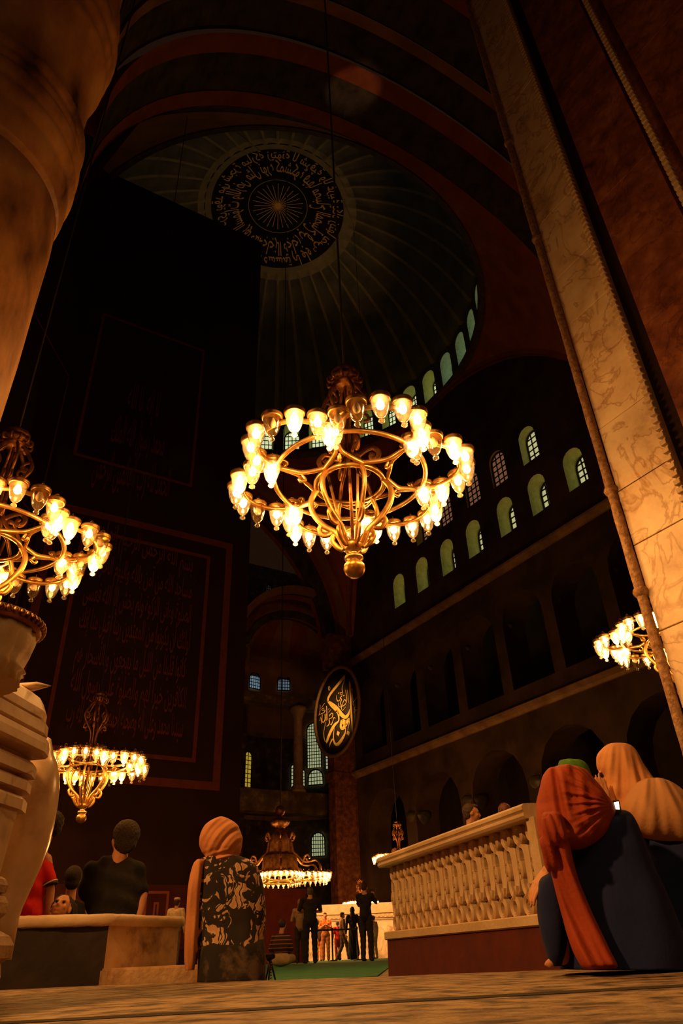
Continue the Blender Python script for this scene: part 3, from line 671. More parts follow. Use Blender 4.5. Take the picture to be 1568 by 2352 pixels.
# neck ornament with roped rim
nk = P(-66, 1556, 2.95); zn = nk.z
m = MB()
def rfn(r, z, a): return r*(1 + .035*abs(sin(a*7)) + .02*sin(a*23)*sin(z*60))
m.lathe([(.17, -.02), (.165, .02), (.18, .03), (.17, .05), (.185, .10), (.195, .15), (.19, .19)], 120, (nk.x, nk.y, zn), rfn=rfn); kid(m, 'carved_neck', marble_soft)
m = MB(); m.lathe([(.19, .19), (.215, .195), (.22, .215), (.215, .235), (.19, .24)], 60, (nk.x, nk.y, zn))
for k in range(48): a = 2*pi*k/48; m.sphere(V(nk.x + .222*cos(a), nk.y + .222*sin(a), zn+.215), (.012, .012, .017), 8)
kid(m, 'roped_rim', dark_brass)
m = MB(); lf = P(97, 1584, 3.45)
for dx in (-.02, .03): m.sweep([lf + V(-.10, 0, .0), lf + V(-.03, dx, .012), lf + V(.03, dx*1.5, .02 + dx*.4)], [(.018, 0), (0, .006), (-.018, 0), (0, -.006)], None, scale=[1, .9, .15])
kid(m, 'carved_leaf', marble_soft)
# stepped base with mouldings under the front
m = MB(); pb = [P(x, y, 3.15) for x, y in ((45, 2022), (49, 2045), (50, 2072), (48, 2098), (58, 2125), (60, 2165), (52, 2172), (50, 2232))]
A0 = V(pb[0].x, pb[0].y, 0)
pz = [(0, zp), (.012, zp-.01), (.02, zp-.03), (.018, zp-.055), (.005, zp-.06), (.02, zp-.07), (.03, zp-.09), (.03, zp-.125), (.018, zp-.14), (.02, zp-.16), (.02, zp-.18), (.05, zp-.2), (.065, zp-.23), (.06, zp-.27), (.04, zp-.285), (.045, zp-.33), (.03, ZL)]
pth = [V(E0.x, E0.y, 0) - ud*1.7 + un*(.02), V(E0.x, E0.y, 0) - ud*.19 + un*(.02), V(E0.x, E0.y, 0) - ud*.19 + un*(-.6)]
def offs(i, n_):
    if i == 0: return pth[0] + un*n_
    if i == 1: return pth[1] + un*n_ + ud*n_
    return pth[2] + ud*n_
g = m.grid(lambda i, j: offs(i, pz[j][0]) + V(0, 0, pz[j][1]), 3, len(pz))
for f in m.bm.faces: f.smooth = False
m.quad([pth[0]+V(0,0,zp), pth[1]+V(0,0,zp), pth[2]+V(0,0,zp), pth[2]-ud*1.5+V(0,0,zp)])
kid(m, 'moulded_base', mat('worn_brown_marble_base', (.20, .10, .05), (.66, .46, .27), 3.5, .55, bump=.5, c3=(.46, .29, .15), bscale=20))

# ------------------------------------------------------------------ low marble block behind the urn foot
zt = .60
f0 = P(105, 2103, 5.75); f1 = P(252, 2110, 5.75); f2 = P(410, 2137, 6.35)
zt = f0.z
def flat(p, z): return V(p.x, p.y, z)
hd = (V(f0.x, f0.y, 0) - V(f1.x, f1.y, 0)).normalized()
BL = flat(f1, 0) + hd*.72
root = empty('marble_block', flat(f1, ZL), 0, 'low grey and cream marble block with chipped rim before the seated man', 'stone block')
f3 = BL + (flat(f2, 0) - flat(f1, 0))
ring = [BL, flat(f1, 0), flat(f2, 0), f3]
m = MB(); lo = [p + V(0, 0, ZL) for p in ring]; hi = [p + V(0, 0, zt-.06) for p in ring]
for i in range(4): m.quad([lo[i], lo[(i+1) % 4], hi[(i+1) % 4], hi[i]], 1 if i == 1 else 0)  # right face in cream marble, the other faces in dark marble
m.quad(hi, 0); kid(m, 'body', [mat('dark_face_marble', (.014, .007, .005), (.16, .09, .05), 2.2, .6, bump=.4, c3=(.03, .016, .011), lo=.42, hi=.78, detail=10), mat('stained_cream_marble', (.16, .08, .035), (.66, .47, .28), 3.2, .5, bump=.2, c3=(.55, .37, .21), lo=.30, hi=.6)])
m = MB(); cc = sum(ring, V(0, 0, 0))/4
nn2 = []
rnd = random.Random(3)
pts = []
for i in range(4):
    a, c = ring[i], ring[(i+1) % 4]
    for k in range(16): pts.append(a + (c-a)*k/16 + (a-cc).normalized()*0)
def out_(p, e, z): dv = (p-cc).normalized(); return p + dv*e + V(0, 0, z)
ch = [rnd.random()*.012 if rnd.random() > .25 else rnd.random()*.035 for _ in pts]
m.grid(lambda i, j: out_(pts[i % 64], [.0, .045, .05, .035, -.02][j] - ch[i % 64]*(j in (1, 2)), zt + [-.07, -.065, -.02, .0, .002][j] + rnd.uniform(-.003, .003)), 64, 5, closed_u=True)
g = [out_(p, -.02, zt+.001) for p in pts]; m.poly(g); kid(m, 'chipped_rim', marble_soft)
m = MB(); a = P(250, 2238, 5.45); c = P(472, 2236, 5.6); a.z = c.z = 0
dd = (c-a).normalized(); nv = V(-dd.y, dd.x, 0)
lo_, hi_ = ZL, P(300, 2222, 5.5).z
cs = [a, c, c+nv*.5, a+nv*.5]
for i in range(4): m.quad([cs[i]+V(0,0,lo_), cs[(i+1)%4]+V(0,0,lo_), cs[(i+1)%4]+V(0,0,hi_), cs[i]+V(0,0,hi_)])
m.quad([p+V(0,0,hi_) for p in cs]); bmesh.ops.remove_doubles(m.bm, verts=m.bm.verts, dist=.0005); bmesh.ops.bevel(m.bm, geom=m.bm.edges[:], offset=.012, segments=2, affect='EDGES')
o = kid(m, 'step', MATS['worn_brown_marble_base'])

# ------------------------------------------------------------------ balustrade
BA = P(899, 2230, 7.15); BB = P(1276, 2210, 4.78); BA.z = BB.z = 0
bd = (BB - BA); BLn = bd.length; bd.normalize(); bn = V(bd.y, -bd.x, 0)   # bn faces the viewer side
if bn.dot(-BA) < 0: bn = -bn
root = empty('marble_balustrade', V(BA.x, BA.y, ZL), 0, 'pierced cream marble balustrade with interlaced loops on a red-clad plinth', 'balustrade')
def T(s, n, z): return BA + bd*s + bn*n + V(0, 0, z)
def sweepT(m, pts, prof, **k): return m.sweep([T(*p) for p in pts], prof, None if 0 else bn, **k)
m = MB(); pr = [(0, 0), (.05, 0), (.062, .015), (.062, .03), (.05, .036), (.066, .05), (.068, .07), (.055, .084), (0, .088)]
full = [(x, z) for x, z in pr] + [(-.09 - (x), z) for x, z in reversed(pr)]
def railbox(m, s0, s1, prof, z0):
    g = m.grid(lambda i, j: T([s0, s1][i], prof[j][0], z0 + prof[j][1]), 2, len(prof), closed_v=True)
    m.bm.faces.new(g[0]); m.bm.faces.new(g[1][::-1])
    for f in m.bm.faces: f.smooth = False
railbox(m, -.03, BLn+.02, full, .768); kid(m, 'top_rail', marble_soft)
m = MB(); railbox(m, -.02, BLn+.02, [(.03, 0), (.04, .008), (.04, .055), (.03, .062), (-.12, .062), (-.13, .055), (-.13, 0)], .203); kid(m, 'bottom_rail', marble_soft)
m = MB(); g = m.grid(lambda i, j: T([0, BLn+.09][i], [.022, .03, -.12, -.115][j], [.204, ZL, ZL, .204][j]), 2, 4, closed_v=True); m.bm.faces.new(g[0]); m.bm.faces.new(g[1][::-1]); 
for f in m.bm.faces: f.smooth = False
kid(m, 'red_plinth', mat('dark_red_plinth_cloth', (.075, .009, .006), (.11, .015, .009), 5, .85, bump=.15))
m = MB(); railbox(m, BLn-.02, BLn+.075, [(.02, 0), (.03, .01), (.03, .51), (.02, .505), (-.11, .505), (-.12, .5), (-.12, 0)], .262); kid(m, 'end_post', marble_soft)
# one baluster unit, local coordinates s (along), z
NB = 16; pitch = (BLn-.02)/NB; zb, zt_ = .262, .772; hb = zt_ - zb
band = [(-.5, -.5), (-.5, .35), (-.36, .5), (-.22, .38), (-.1, .38), (0, .5), (.1, .38), (.22, .38), (.36, .5), (.5, .35), (.5, -.5)]
def strap(m, pts, w=.026, th=.05, n0=-.02, closed=False):
    path = []
    src = [V(a*pitch, 0, zb + c*hb) for a, c in pts]
    N_ = len(src)
    rng = range(N_ if closed else N_-1)
    for i in rng:
        p0, p1, p2, p3 = (src[(i-1) % N_], src[i], src[(i+1) % N_], src[(i+2) % N_]) if closed else (src[max(i-1, 0)], src[i], src[i+1], src[min(i+2, N_-1)])
        for k in range(5):
            t = k/5; path.append(.5*((2*p1) + (p2-p0)*t + (2*p0-5*p1+4*p2-p3)*t*t + (3*p1-p0-3*p2+p3)*t**3))
    if not closed: path.append(src[-1])
    # local frame: x along rail, y towards viewer
    m.sweep([V(p.x, n0, p.z) for p in path], [(q[0]*w, q[1]*th) for q in band], (0, 1, 0), closed=closed, smooth=False)
m = MB()
def oval(m, cx_, cz_, rx, rz, w, th, n0): strap(m, [(cx_ + rx*cos(2*pi*k/10), cz_ + rz*sin(2*pi*k/10)) for k in range(10)], w, th, n0, True)
oval(m, .0, .885, .27, .095, .030, .045, -.02)
strap(m, [(.10, .80), (-.02, .765), (-.12, .72), (-.15, .64), (-.14, .60)], .028, .04, -.015)
oval(m, -.14, .50, .12, .085, .024, .042, -.014); strap(m, [(-.14, .53), (-.10, .50), (-.14, .47), (-.18, .50), (-.14, .53)], .012, .05, -.01)
strap(m, [(-.14, .40), (-.14, .34), (-.08, .27), (.04, .225)], .028, .04, -.015)
oval(m, .0, .115, .27, .095, .030, .045, -.02)
strap(m, [(-.08, .80), (.06, .765), (.28, .73), (.36, .66), (.37, .50), (.37, .38), (.30, .30), (.14, .25), (-.02, .20)], .026, .04, -.015)
a = [V(x*pitch, .012, zb + z*hb) for x, z in ((.42, .755), (.80, .74), (.79, .40), (.66, .27), (.56, .23), (.46, .28), (.42, .40))]; m.poly(a, V(0, -1, 0), .035)
m.poly([V(x*pitch, .03, zb + z*hb) for x, z in ((.48, .33), (.56, .30), (.66, .33), (.58, .24))], V(0, -1, 0), .03)
for v in m.bm.verts: v.co = V(v.co.x*1.0, v.co.y, v.co.z)
bal = m.build('baluster', marble_soft, root)
for k in range(NB):
    o = bal if k == 0 else bal.copy()
    if k: COL.objects.link(o)
    o.parent = root
    mm = Matrix((bd, bn, V(0, 0, 1))).transposed().to_4x4(); pos = BA + bd*(pitch*(k+.5) + .01) - bn*.03 - V(BA.x, BA.y, ZL); mm.translation = V(pos.x, pos.y, -ZL)
    o.matrix_local = mm
# return of the balustrade at its left end
# ------------------------------------------------------------------ chandeliers
BAR = [(-.5, -.5), (.5, -.5), (.5, .5), (-.5, .5)]
def bar_prof(w, h): return [(-w/2, -h*.3), (-w*.3, -h/2), (w*.3, -h/2), (w/2, -h*.3), (w/2, h*.3), (w*.3, h/2), (-w*.3, h/2), (-w/2, h*.3)]
RR = 1.02; LC = 1.0; LR = .50
def smooth(pts, n=6, closed=False):
    ps = [Vector(p) for p in pts]; out = []; N_ = len(ps)
    for i in range(N_ if closed else N_-1):
        if closed: p0, p1, p2, p3 = ps[i-1], ps[i], ps[(i+1) % N_], ps[(i+2) % N_]
        else: p0, p1, p2, p3 = ps[max(i-1, 0)], ps[i], ps[i+1], ps[min(i+2, N_-1)]
        for k in range(n):
            t = k/n; out.append(.5*((2*p1) + (p2-p0)*t + (2*p0-5*p1+4*p2-p3)*t*t + (3*p1-p0-3*p2+p3)*t**3))
    if not closed: out.append(ps[-1])
    return out
def polar(r, a, z): return V(r*cos(a), r*sin(a), z)
mb = {}
def lamp_meshes():
    m = MB(); m.lathe([(0, .055), (.035, .052), (.05, .035), (.085, .03), (.115, .015), (.118, -.005), (.108, -.02), (.112, -.032), (.10, -.04), (.09, -.03), (0, -.02)], 20, cap=False)
    m.tube([V(.03*cos(a), 0, .07 + .03*sin(a)) for a in np.linspace(-.9, pi+.9, 12)], .006, 6); mb['cap'] = m
    m = MB(); m.lathe([(.092, -.03), (.098, -.06), (.094, -.11), (.082, -.17), (.062, -.225), (.036, -.262), (.018, -.275), (.022, -.290), (.034, -.302), (.034, -.320), (.018, -.335), (0, -.338)], 18, cap=False); mb['glass'] = m
    m = MB(); m.lathe([(.02, -.03), (.030, -.05), (.042, -.08), (.045, -.105), (.036, -.135), (.018, -.152), (0, -.157)], 12, cap=False); mb['bulb'] = m
lamp_meshes()
lamp_cap = mb['cap'].build('glass_lamp', brass); lamp_glass = mb['glass'].build('glass_shade', glass_m, lamp_cap); lamp_bulb = mb['bulb'].build('bulb', bulb_m, lamp_cap)
off_cap = lamp_cap.copy(); COL.objects.link(off_cap)
off_glass = bpy.data.objects.new('glass_shade', lamp_glass.data.copy()); COL.objects.link(off_glass); off_glass.parent = off_cap; off_glass.data.materials[0] = glass_off
off_bulb = bpy.data.objects.new('bulb', lamp_bulb.data.copy()); COL.objects.link(off_bulb); off_bulb.parent = off_cap; off_bulb.data.materials[0] = bulb_off
off_cap['label'] = 'unlit clear glass lamp'
soft_cap = lamp_cap.copy(); COL.objects.link(soft_cap)
o = lamp_glass.copy(); COL.objects.link(o); o.parent = soft_cap
o = bpy.data.objects.new('bulb', lamp_bulb.data.copy()); COL.objects.link(o); o.parent = soft_cap; o.data.materials[0] = bulb_soft
# the far ones are a few pixels: their lamps are one mesh each
sm = bmesh.new(); 
for src, mi in ((lamp_cap, 0), (lamp_bulb, 1), (lamp_glass, 2)):
    n0 = len(sm.faces); sm.from_mesh(src.data)
    sm.faces.ensure_lookup_table()
    for f in sm.faces[n0:]: f.material_index = mi
me = bpy.data.meshes.new('glass_lamp'); sm.to_mesh(me); sm.free()
for x in (brass, bulb_m, glass_m): me.materials.append(x)
far_lamp = bpy.data.objects.new('glass_lamp', me); COL.objects.link(far_lamp)
def lamp_spots(n):
    out = []
    for k in range(6):
        ac = k*pi/3
        for j in range(n):
            a = radians(-99 + 198*j/(n-1)); p = V(LC + (LR+.075)*cos(a), (LR+.075)*sin(a), 0); out.append((Matrix.Rotation(ac, 3, 'Z') @ p, ac + a))
    return out
frames = {}
def chandelier_frames():
    w = bar_prof(.062, .05)
    m = MB(); m.sweep([polar(RR, 2*pi*k/96, 0) for k in range(96)], w, (0, 0, 1), closed=True); frames['main_ring'] = m
    m = MB(); m.sweep([polar(.455, 2*pi*k/64, -.10) for k in range(64)], bar_prof(.07, .055), (0, 0, 1), closed=True); frames['inner_ring'] = m
    m = MB()
    path = [V(LC + LR*cos(radians(a)), LR*sin(radians(a)), 0) for a in range(-112, 113, 7)]
    m.sweep(path, w, (0, 0, 1)); 
    for s in (-1, 1): m.tube(smooth([path[0 if s < 0 else -1] + V(0, 0, .0), path[0 if s < 0 else -1] + V(-.05, s*.0, .05), path[0 if s < 0 else -1] + V(-.01, 0, .10)]), .018, 6)
    frames['lamp_arc'] = m
    m = MB()   # forked bracket between the rings
    for s in (-1, 1):
        e = Matrix.Rotation(s*pi/6, 3, 'Z'); A = e @ V(.50, 0, -.09); J = V(RR-.03, 0, 0)
        mid = V(.70, s*.035, -.05); m.sweep(smooth([J, V(.86, s*.012, -.02), mid, V(.58, s*.13, -.08), A]), bar_prof(.05, .055), (0, 0, 1))
    m.tube(smooth([V(RR-.03, 0, .02), V(RR-.08, .03, .10), V(RR-.15, .02, .08), V(RR-.12, -.01, .04)]), .02, 6)
    m.tube(smooth([V(.66, 0, -.06), V(.62, 0, -.13), V(.68, 0, -.17), V(.71, 0, -.13)]), .022, 6)
    frames['bracket'] = m
    m = MB(); m.sweep(smooth([V(.455, 0, -.10), V(.54, 0, -.26), V(.52, 0, -.46), V(.38, 0, -.68), V(.22, 0, -.82), V(.15, 0, -.96), V(.10, 0, -1.08)]), bar_prof(.075, .045), (0, 1, 0), scale=None)
    m.sweep(smooth([V(.40, 0, -.66), V(.44, 0, -.74), V(.38, 0, -.84), V(.28, 0, -.82), V(.27, 0, -.75)]), bar_prof(.06, .035), (0, 1, 0))
    m.sweep(smooth([V(.24, 0, -.82), V(.27, 0, -.93), V(.20, 0, -1.04), V(.13, 0, -1.08)]), bar_prof(.07, .03), (0, 1, 0))
    frames['basket_rib'] = m
    m = MB(); m.sweep([V(.09, .02, -1.0), V(.20, .02, -.45), V(.30, .02, .12)], bar_prof(.035, .03), (0, 1, 0)); m.box((.155, 0, -.60), (.205, .05, -.48), .008); frames['tie_rod'] = m
    m = MB(); m.lathe([(.03, -.98), (.10, -1.0), (.13, -1.06), (.10, -1.12), (.06, -1.15), (.07, -1.19), (.11, -1.20), (.12, -1.23), (.115, -1.25), (.08, -1.27), (.10, -1.29), (.13, -1.33), (.135, -1.38), (.115, -1.44), (.07, -1.48), (0, -1.50)], 24); frames['finial'] = m
    m = MB(); m.sweep(smooth([V(.05, 0, 1.72), V(.16, 0, 1.66), V(.30, 0, 1.42), V(.33, 0, 1.26), V(.22, 0, 1.06), V(.10, 0, .86), V(.07, 0, .62), V(.10, 0, .40), V(.20, 0, .22), V(.33, 0, .14), V(.45, 0, -.08)]), bar_prof(.055, .04), (0, 1, 0))
    m.sweep(smooth([V(.30, 0, 1.40), V(.22, 0, 1.36), V(.19, 0, 1.28), V(.25, 0, 1.22), V(.27, 0, 1.28)]), bar_prof(.045, .03), (0, 1, 0))
    m.sweep(smooth([V(.22, 0, 1.08), V(.30, 0, 1.04), V(.31, 0, .95), V(.24, 0, .95)]), bar_prof(.045, .03), (0, 1, 0))
    m.sweep(smooth([V(.12, 0, .34), V(.22, 0, .42), V(.34, 0, .46), V(.42, 0, .36), V(.38, 0, .26), V(.31, 0, .30), V(.34, 0, .37)]), bar_prof(.07, .035), (0, 1, 0))
    frames['crown_scroll'] = m
    m = MB()
    m.lathe([(.0, 1.66), (.14, 1.68), (.16, 1.71), (.15, 1.74), (.20, 1.75), (.215, 1.80), (.20, 1.83), (.17, 1.84), (.19, 1.87), (.20, 1.91), (.18, 1.95), (.10, 1.98), (.03, 2.0), (0, 2.0)], 28, cap=False)
    for k in range(12):
        a = 2*pi*k/12; m.tube(smooth([polar(.17, a, 1.74), polar(.24, a, 1.70), polar(.26, a, 1.77), polar(.21, a, 1.82)]), .02, 6)
    frames['crown_cap'] = m
    m = MB(); m.tube([V(0, 0, -1.0), V(0, 0, .5), V(0, 0, 1.7)], .022, 8); frames['stem'] = m
chandelier_frames()
FR = {}
for k, v in frames.items(): FR[k] = v.build(k, dark_brass if k in ('crown_scroll', 'crown_cap', 'stem') else brass)
protos = list(FR.values()) + [lamp_cap, off_cap, soft_cap, far_lamp]
def put(src, parent, mtx):
    c = copy_tree(src, parent); c.matrix_local = mtx; return c
def make_chandelier(loc, scale, phase, power, label, group=None, off=(), kind='full', name='chandelier', cable_top=39., lamps='lit', crown=True, nl=8, ls=1.12):
    root = empty(name, loc, radians(phase), label, 'chandelier', group); root.scale = (scale,)*3
    for k in (('main_ring', 'inner_ring', 'finial', 'crown_cap', 'stem') if crown else ('main_ring', 'inner_ring')): put(FR[k], root, Matrix.Identity(4))
    for k in range(6):
        Rz = Matrix.Rotation(k*pi/3, 4, 'Z')
        put(FR['lamp_arc'], root, Rz); put(FR['bracket'], root, Rz @ Matrix.Rotation(pi/6, 4, 'Z'))
        if crown:
            put(FR['basket_rib'], root, Rz); put(FR['crown_scroll'], root, Rz)
            if k % 2: put(FR['tie_rod'], root, Rz)
    lit = []
    for i, (p, a) in enumerate(lamp_spots(nl)):
        src = far_lamp if kind == 'far' else (off_cap if i in off else (soft_cap if lamps == 'soft' else lamp_cap))
        put(src, root, Matrix.Translation(p + V(0, 0, .07)) @ Matrix.Rotation(a, 4, 'Z') @ Matrix.Scale(ls, 4))
        if i not in off: lit.append(p)
    n = 6 if kind == 'far' else 12
    for k in range(n):
        p = lit[int((k+.5)*len(lit)/n)]
        l = bpy.data.lights.new('lamp_light', 'POINT'); l.energy = power/n; l.color = LAMP_COL; l.shadow_soft_size = .03
        lo = bpy.data.objects.new('lamp_light', l); COL.objects.link(lo); lo.parent = root; lo.location = p + V(0, 0, -.205)
    if cable_top == 'dome': cable_top = dome_z(hypot(loc[0]-DC.x, loc[1]-DC.y)) + (.05 if crown else -.085)
    if cable_top:
        h = (cable_top - loc[2])/scale; c = MB()
        c.tube([V(0, 0, 1.95), V(0, 0, h*.5), V(0, 0, h)], .018, 6); put_ = c.build('cable', iron, root)
    return root
CA = V(4.21, 6.49, 5.54)
make_chandelier(CA, 1., -43, PW['centre'], 'large central gilt chandelier of six lamp-lined lobes, all of it in view', 'hanging chandeliers', off=(1, 9, 26, 36, 41, 42), cable_top=43)
make_chandelier(V(.24, 9.98, 5.35), 1., -20, PW['left_high'], 'gilt chandelier cut by the left edge, above the marble urn', 'hanging chandeliers', off=(3, 6, 13, 14, 22, 29, 36, 37, 44), lamps='soft')
make_chandelier(V(4.31, 20.39, 4.76), 1., 8, PW['left_low'], 'gilt chandelier hanging low before the printed scaffold cloth, beside the urn', 'hanging chandeliers', off=(4, 10, 19, 27, 33, 40), lamps='soft')
make_chandelier(V(14.9, 9.43, 6.29), 1., 12, PW['right'], 'gilt chandelier half hidden by the cream marble pier strip on the right', 'hanging chandeliers', off=(11, 30))
p = P(917, 1968, 38.); make_chandelier(p, .82, 10, 900, 'small far chandelier peeping over the left end of the marble balustrade', 'hanging chandeliers', kind='far', cable_top='dome')
p = P(828, 2073, 50.); make_chandelier(p, .68, 25, 1100, 'tiny far chandelier above the crowd, behind the man photographing', 'hanging chandeliers', kind='far', cable_top='dome')
make_chandelier(V(1.3, -2.8, 5.0), 1., 5, PW['near'], 'chandelier hanging behind the viewpoint over the near floor', 'hanging chandeliers', kind='far', cable_top=12)
# ornate far chandelier with a bell shaped body
pf_ = P(642, 2018, 34.)
r_ = make_chandelier(pf_, 1.46, 5, 1700, 'ornate far chandelier with bell body, scroll arms and ball top, behind the hijab woman', 'hanging chandeliers', kind='far', cable_top='dome', crown=False, nl=13, ls=.66)
m = MB(); m.lathe([(.62, .12), (.60, .22), (.52, .28), (.50, .60), (.42, .62), (.38, .68), (.36, .95), (.32, 1.15), (.22, 1.28), (.14, 1.34), (.16, 1.40), (.26, 1.46), (.30, 1.54), (.24, 1.62), (.1, 1.68), (.05, 1.72)], 32, rfn=lambda r, z, a: r*(1 + .05*cos(a*8))); m.build('bell_body', dark_brass, r_)
m = MB(); m.sphere(V(0, 0, 1.87), .155, 20); m.lathe([(.05, 1.72), (.04, 1.74), (.02, 2.0), (.02, 2.1), (0, 2.15)], 12); m.build('ball_top', dark_brass, r_)
for k in range(6):
    a = k*pi/3; m = MB(); e = Matrix.Rotation(a, 3, 'Z')
    m.sweep([e @ p for p in smooth([V(.40, 0, .95), V(.46, 0, .70), V(.62, 0, .56), V(.80, 0, .40), V(1.0, 0, .38), V(1.2, 0, .40), V(1.32, 0, .28), V(1.36, 0, .04)])], bar_prof(.05, .05), e @ V(0, 1, 0))
    m.sweep([e @ p for p in smooth([V(.80, 0, .42), V(.84, 0, .54), V(.95, 0, .56), V(1.0, 0, .46)])], bar_prof(.05, .04), e @ V(0, 1, 0))
    m.sweep([e @ p for p in smooth([V(.34, 0, 1.05), V(.42, 0, 1.22), V(.50, 0, 1.12), V(.44, 0, 1.04)])], bar_prof(.05, .04), e @ V(0, 1, 0))
    m.build('scroll_arm', dark_brass, r_)
def purge(o):
    for c in list(o.children): purge(c)
    bpy.data.objects.remove(o)
for o in protos: purge(o)

# ------------------------------------------------------------------ people
class Fig:
    """upright frame standing at a ground point: local x to the right, y away from the viewer, z up from its base"""
    def __init__(s, px, D, name, label, cat, zb=0., group=None, py=2100):
        p = P(px, py, D); s.az = atan2(p.x, p.y); s.D = D; s.zb = zb
        s.o = empty(name, V(D*sin(s.az), D*cos(s.az), zb), -s.az, label, cat, group)
    def L(s, px, py, v=0.):
        d = ray(px, py); a = atan2(d.x, d.y) - s.az; t = (s.D + v)/cos(a)
        return V((s.D + v)*math.tan(a), v, ZC + t*d.z/hypot(d.x, d.y) - s.zb)
def catmull(rows, n):
    out = []; N_ = len(rows)
    for i in range(N_-1):
        a, b_, c, d = (np.array(rows[k], float) for k in (max(i-1, 0), i, i+1, min(i+2, N_-1)))
        for k in range(n):
            t = k/n; out.append(.5*((2*b_) + (c-a)*t + (2*a-5*b_+4*c-d)*t*t + (3*b_-a-3*c+d)*t**3))
    out.append(np.array(rows[-1], float)); return out
def loft(fig, rows, name, m, n=6, seg=56, sq=2.2, folds=None, close_top=True, thick=None):
    """rows: (py, px_left, px_right, depth_front, depth_back, v_offset)"""
    rs = catmull(rows, n); mb = MB()
    def fn(i, j):
        py, xl, xr, df, db, vo = rs[j]; A = fig.L(xl, py, 0); B = fig.L(xr, py, 0); c = (A+B)/2; hw = (B.x-A.x)/2
        a = 2*pi*i/seg; ca, sa = cos(a), sin(a); e = 2/sq
        x = c.x + hw*math.copysign(abs(ca)**e, ca); y = vo + (df if sa < 0 else db)*math.copysign(abs(sa)**e, sa)
        z = A.z + (B.z-A.z)*(.5 + .5*math.copysign(abs(ca)**e, ca))
        p = V(x, y, z)
        if folds:
            dsp = folds(p, ca, sa, j/len(rs)); nrm = V(ca*.12, sa, 0); p = p + nrm*dsp
        return p
    g = mb.grid(fn, seg, len(rs), closed_u=True)
    for j in (0, -1):
        try: mb.bm.faces.new([g[i][j] for i in range(seg)])
        except ValueError: pass
    return mb.build(name, m, fig.o)
def rg(u): return abs(cos(u))**2.6*1.5 - .5
def ridge(t): return 1 - abs(sin(t))*2
def hand(mb, w, d, nrm, s=1., curl=.5, side=1):
    """palm, four fingers, thumb; w wrist, d pointing direction, nrm back of the hand"""
    d = Vector(d).normalized(); nrm = (Vector(nrm) - d*d.dot(Vector(nrm))).normalized(); x = d.cross(nrm)*side
    for k in range(4):
        b0 = w + d*.012*s + x*(k-1.5)*.012*s; b1 = w + d*.085*s + x*(k-1.5)*.021*s
        mb.caps(b0, .016*s, b1, .0125*s, 8)
        L_ = (.040, .046, .043, .033)[k]*s; p = b1; q = d.copy(); ax = x
        for seg_ in range(3):
            q = Matrix.Rotation(-curl*(.5 + .25*seg_)*side, 3, ax) @ q if curl else q
            l = L_*(1, .72, .55)[seg_]; n_ = p + q*l; mb.caps(p, (.0098 - .001*seg_)*s, n_, (.0092 - .0012*seg_)*s, 8); p = n_
    t0 = w + d*.025*s - x*.026*s; t1 = t0 + (d*.030 - x*.024 - nrm*.008)*s; t2 = t1 + (d*.030 - x*.010 - nrm*.012)*s; t3 = t2 + (d*.022 - nrm*.006)*s
    mb.caps(t0, .015*s, t1, .0125*s, 8); mb.caps(t1, .0125*s, t2, .011*s, 8); mb.caps(t2, .011*s, t3, .009*s, 8)
def head(mb, c, f, up, s=1.):
    """c centre of the skull, f facing, up crown direction"""
    f = Vector(f).normalized(); up = (Vector(up) - f*f.dot(Vector(up))).normalized(); x = f.cross(up)
    m = Matrix((x, f, up)).transposed().to_4x4()
    def S(p, r, n=16): mb.sphere(c + m.to_3x3() @ (V(*p)*s), [q*s for q in r], n, m)
    S((0, -.012, .018), (.077, .094, .092), 20); S((0, .022, -.035), (.060, .068, .075), 18); S((0, .045, -.082), (.034, .036, .028)); S((0, .074, -.094), (.018, .014, .014), 10)
    for sx in (-1, 1):
        S((sx*.036, .062, -.030), (.024, .020, .024), 12); S((sx*.030, .080, .018), (.022, .010, .009), 10); S((sx*.078, -.005, -.012), (.010, .020, .031), 10); S((sx*.011, .092, -.040), (.009, .010, .008), 8)
    mb.caps(c + m.to_3x3() @ V(0, .084*s, .012*s), .008*s, c + m.to_3x3() @ V(0, .106*s, -.034*s), .0115*s, 10)
    S((0, .084, -.062), (.024, .010, .006), 10); S((0, .083, -.072), (.021, .011, .007), 10)
    return m
def eyes(fig, c, f, up, s, mt):
    f = Vector(f).normalized(); up = (Vector(up) - f*f.dot(Vector(up))).normalized(); x = f.cross(up)
    for sx in (-1, 1):
        m = MB(); m.sphere(c + x*.030*sx*s + f*.079*s + up*.003*s, (.0115*s,)*3, 12); m.build('eye', mt, fig)
skin = mat('warm_skin', (.50, .22, .11), (.62, .30, .16), 9, .5)
hair_m = mat('dark_brown_hair', (.022, .011, .008), (.06, .03, .018), 60, .6, bump=.5, bscale=120)
eye_m = mat('dark_eye', (.015, .01, .008), rough=.15)
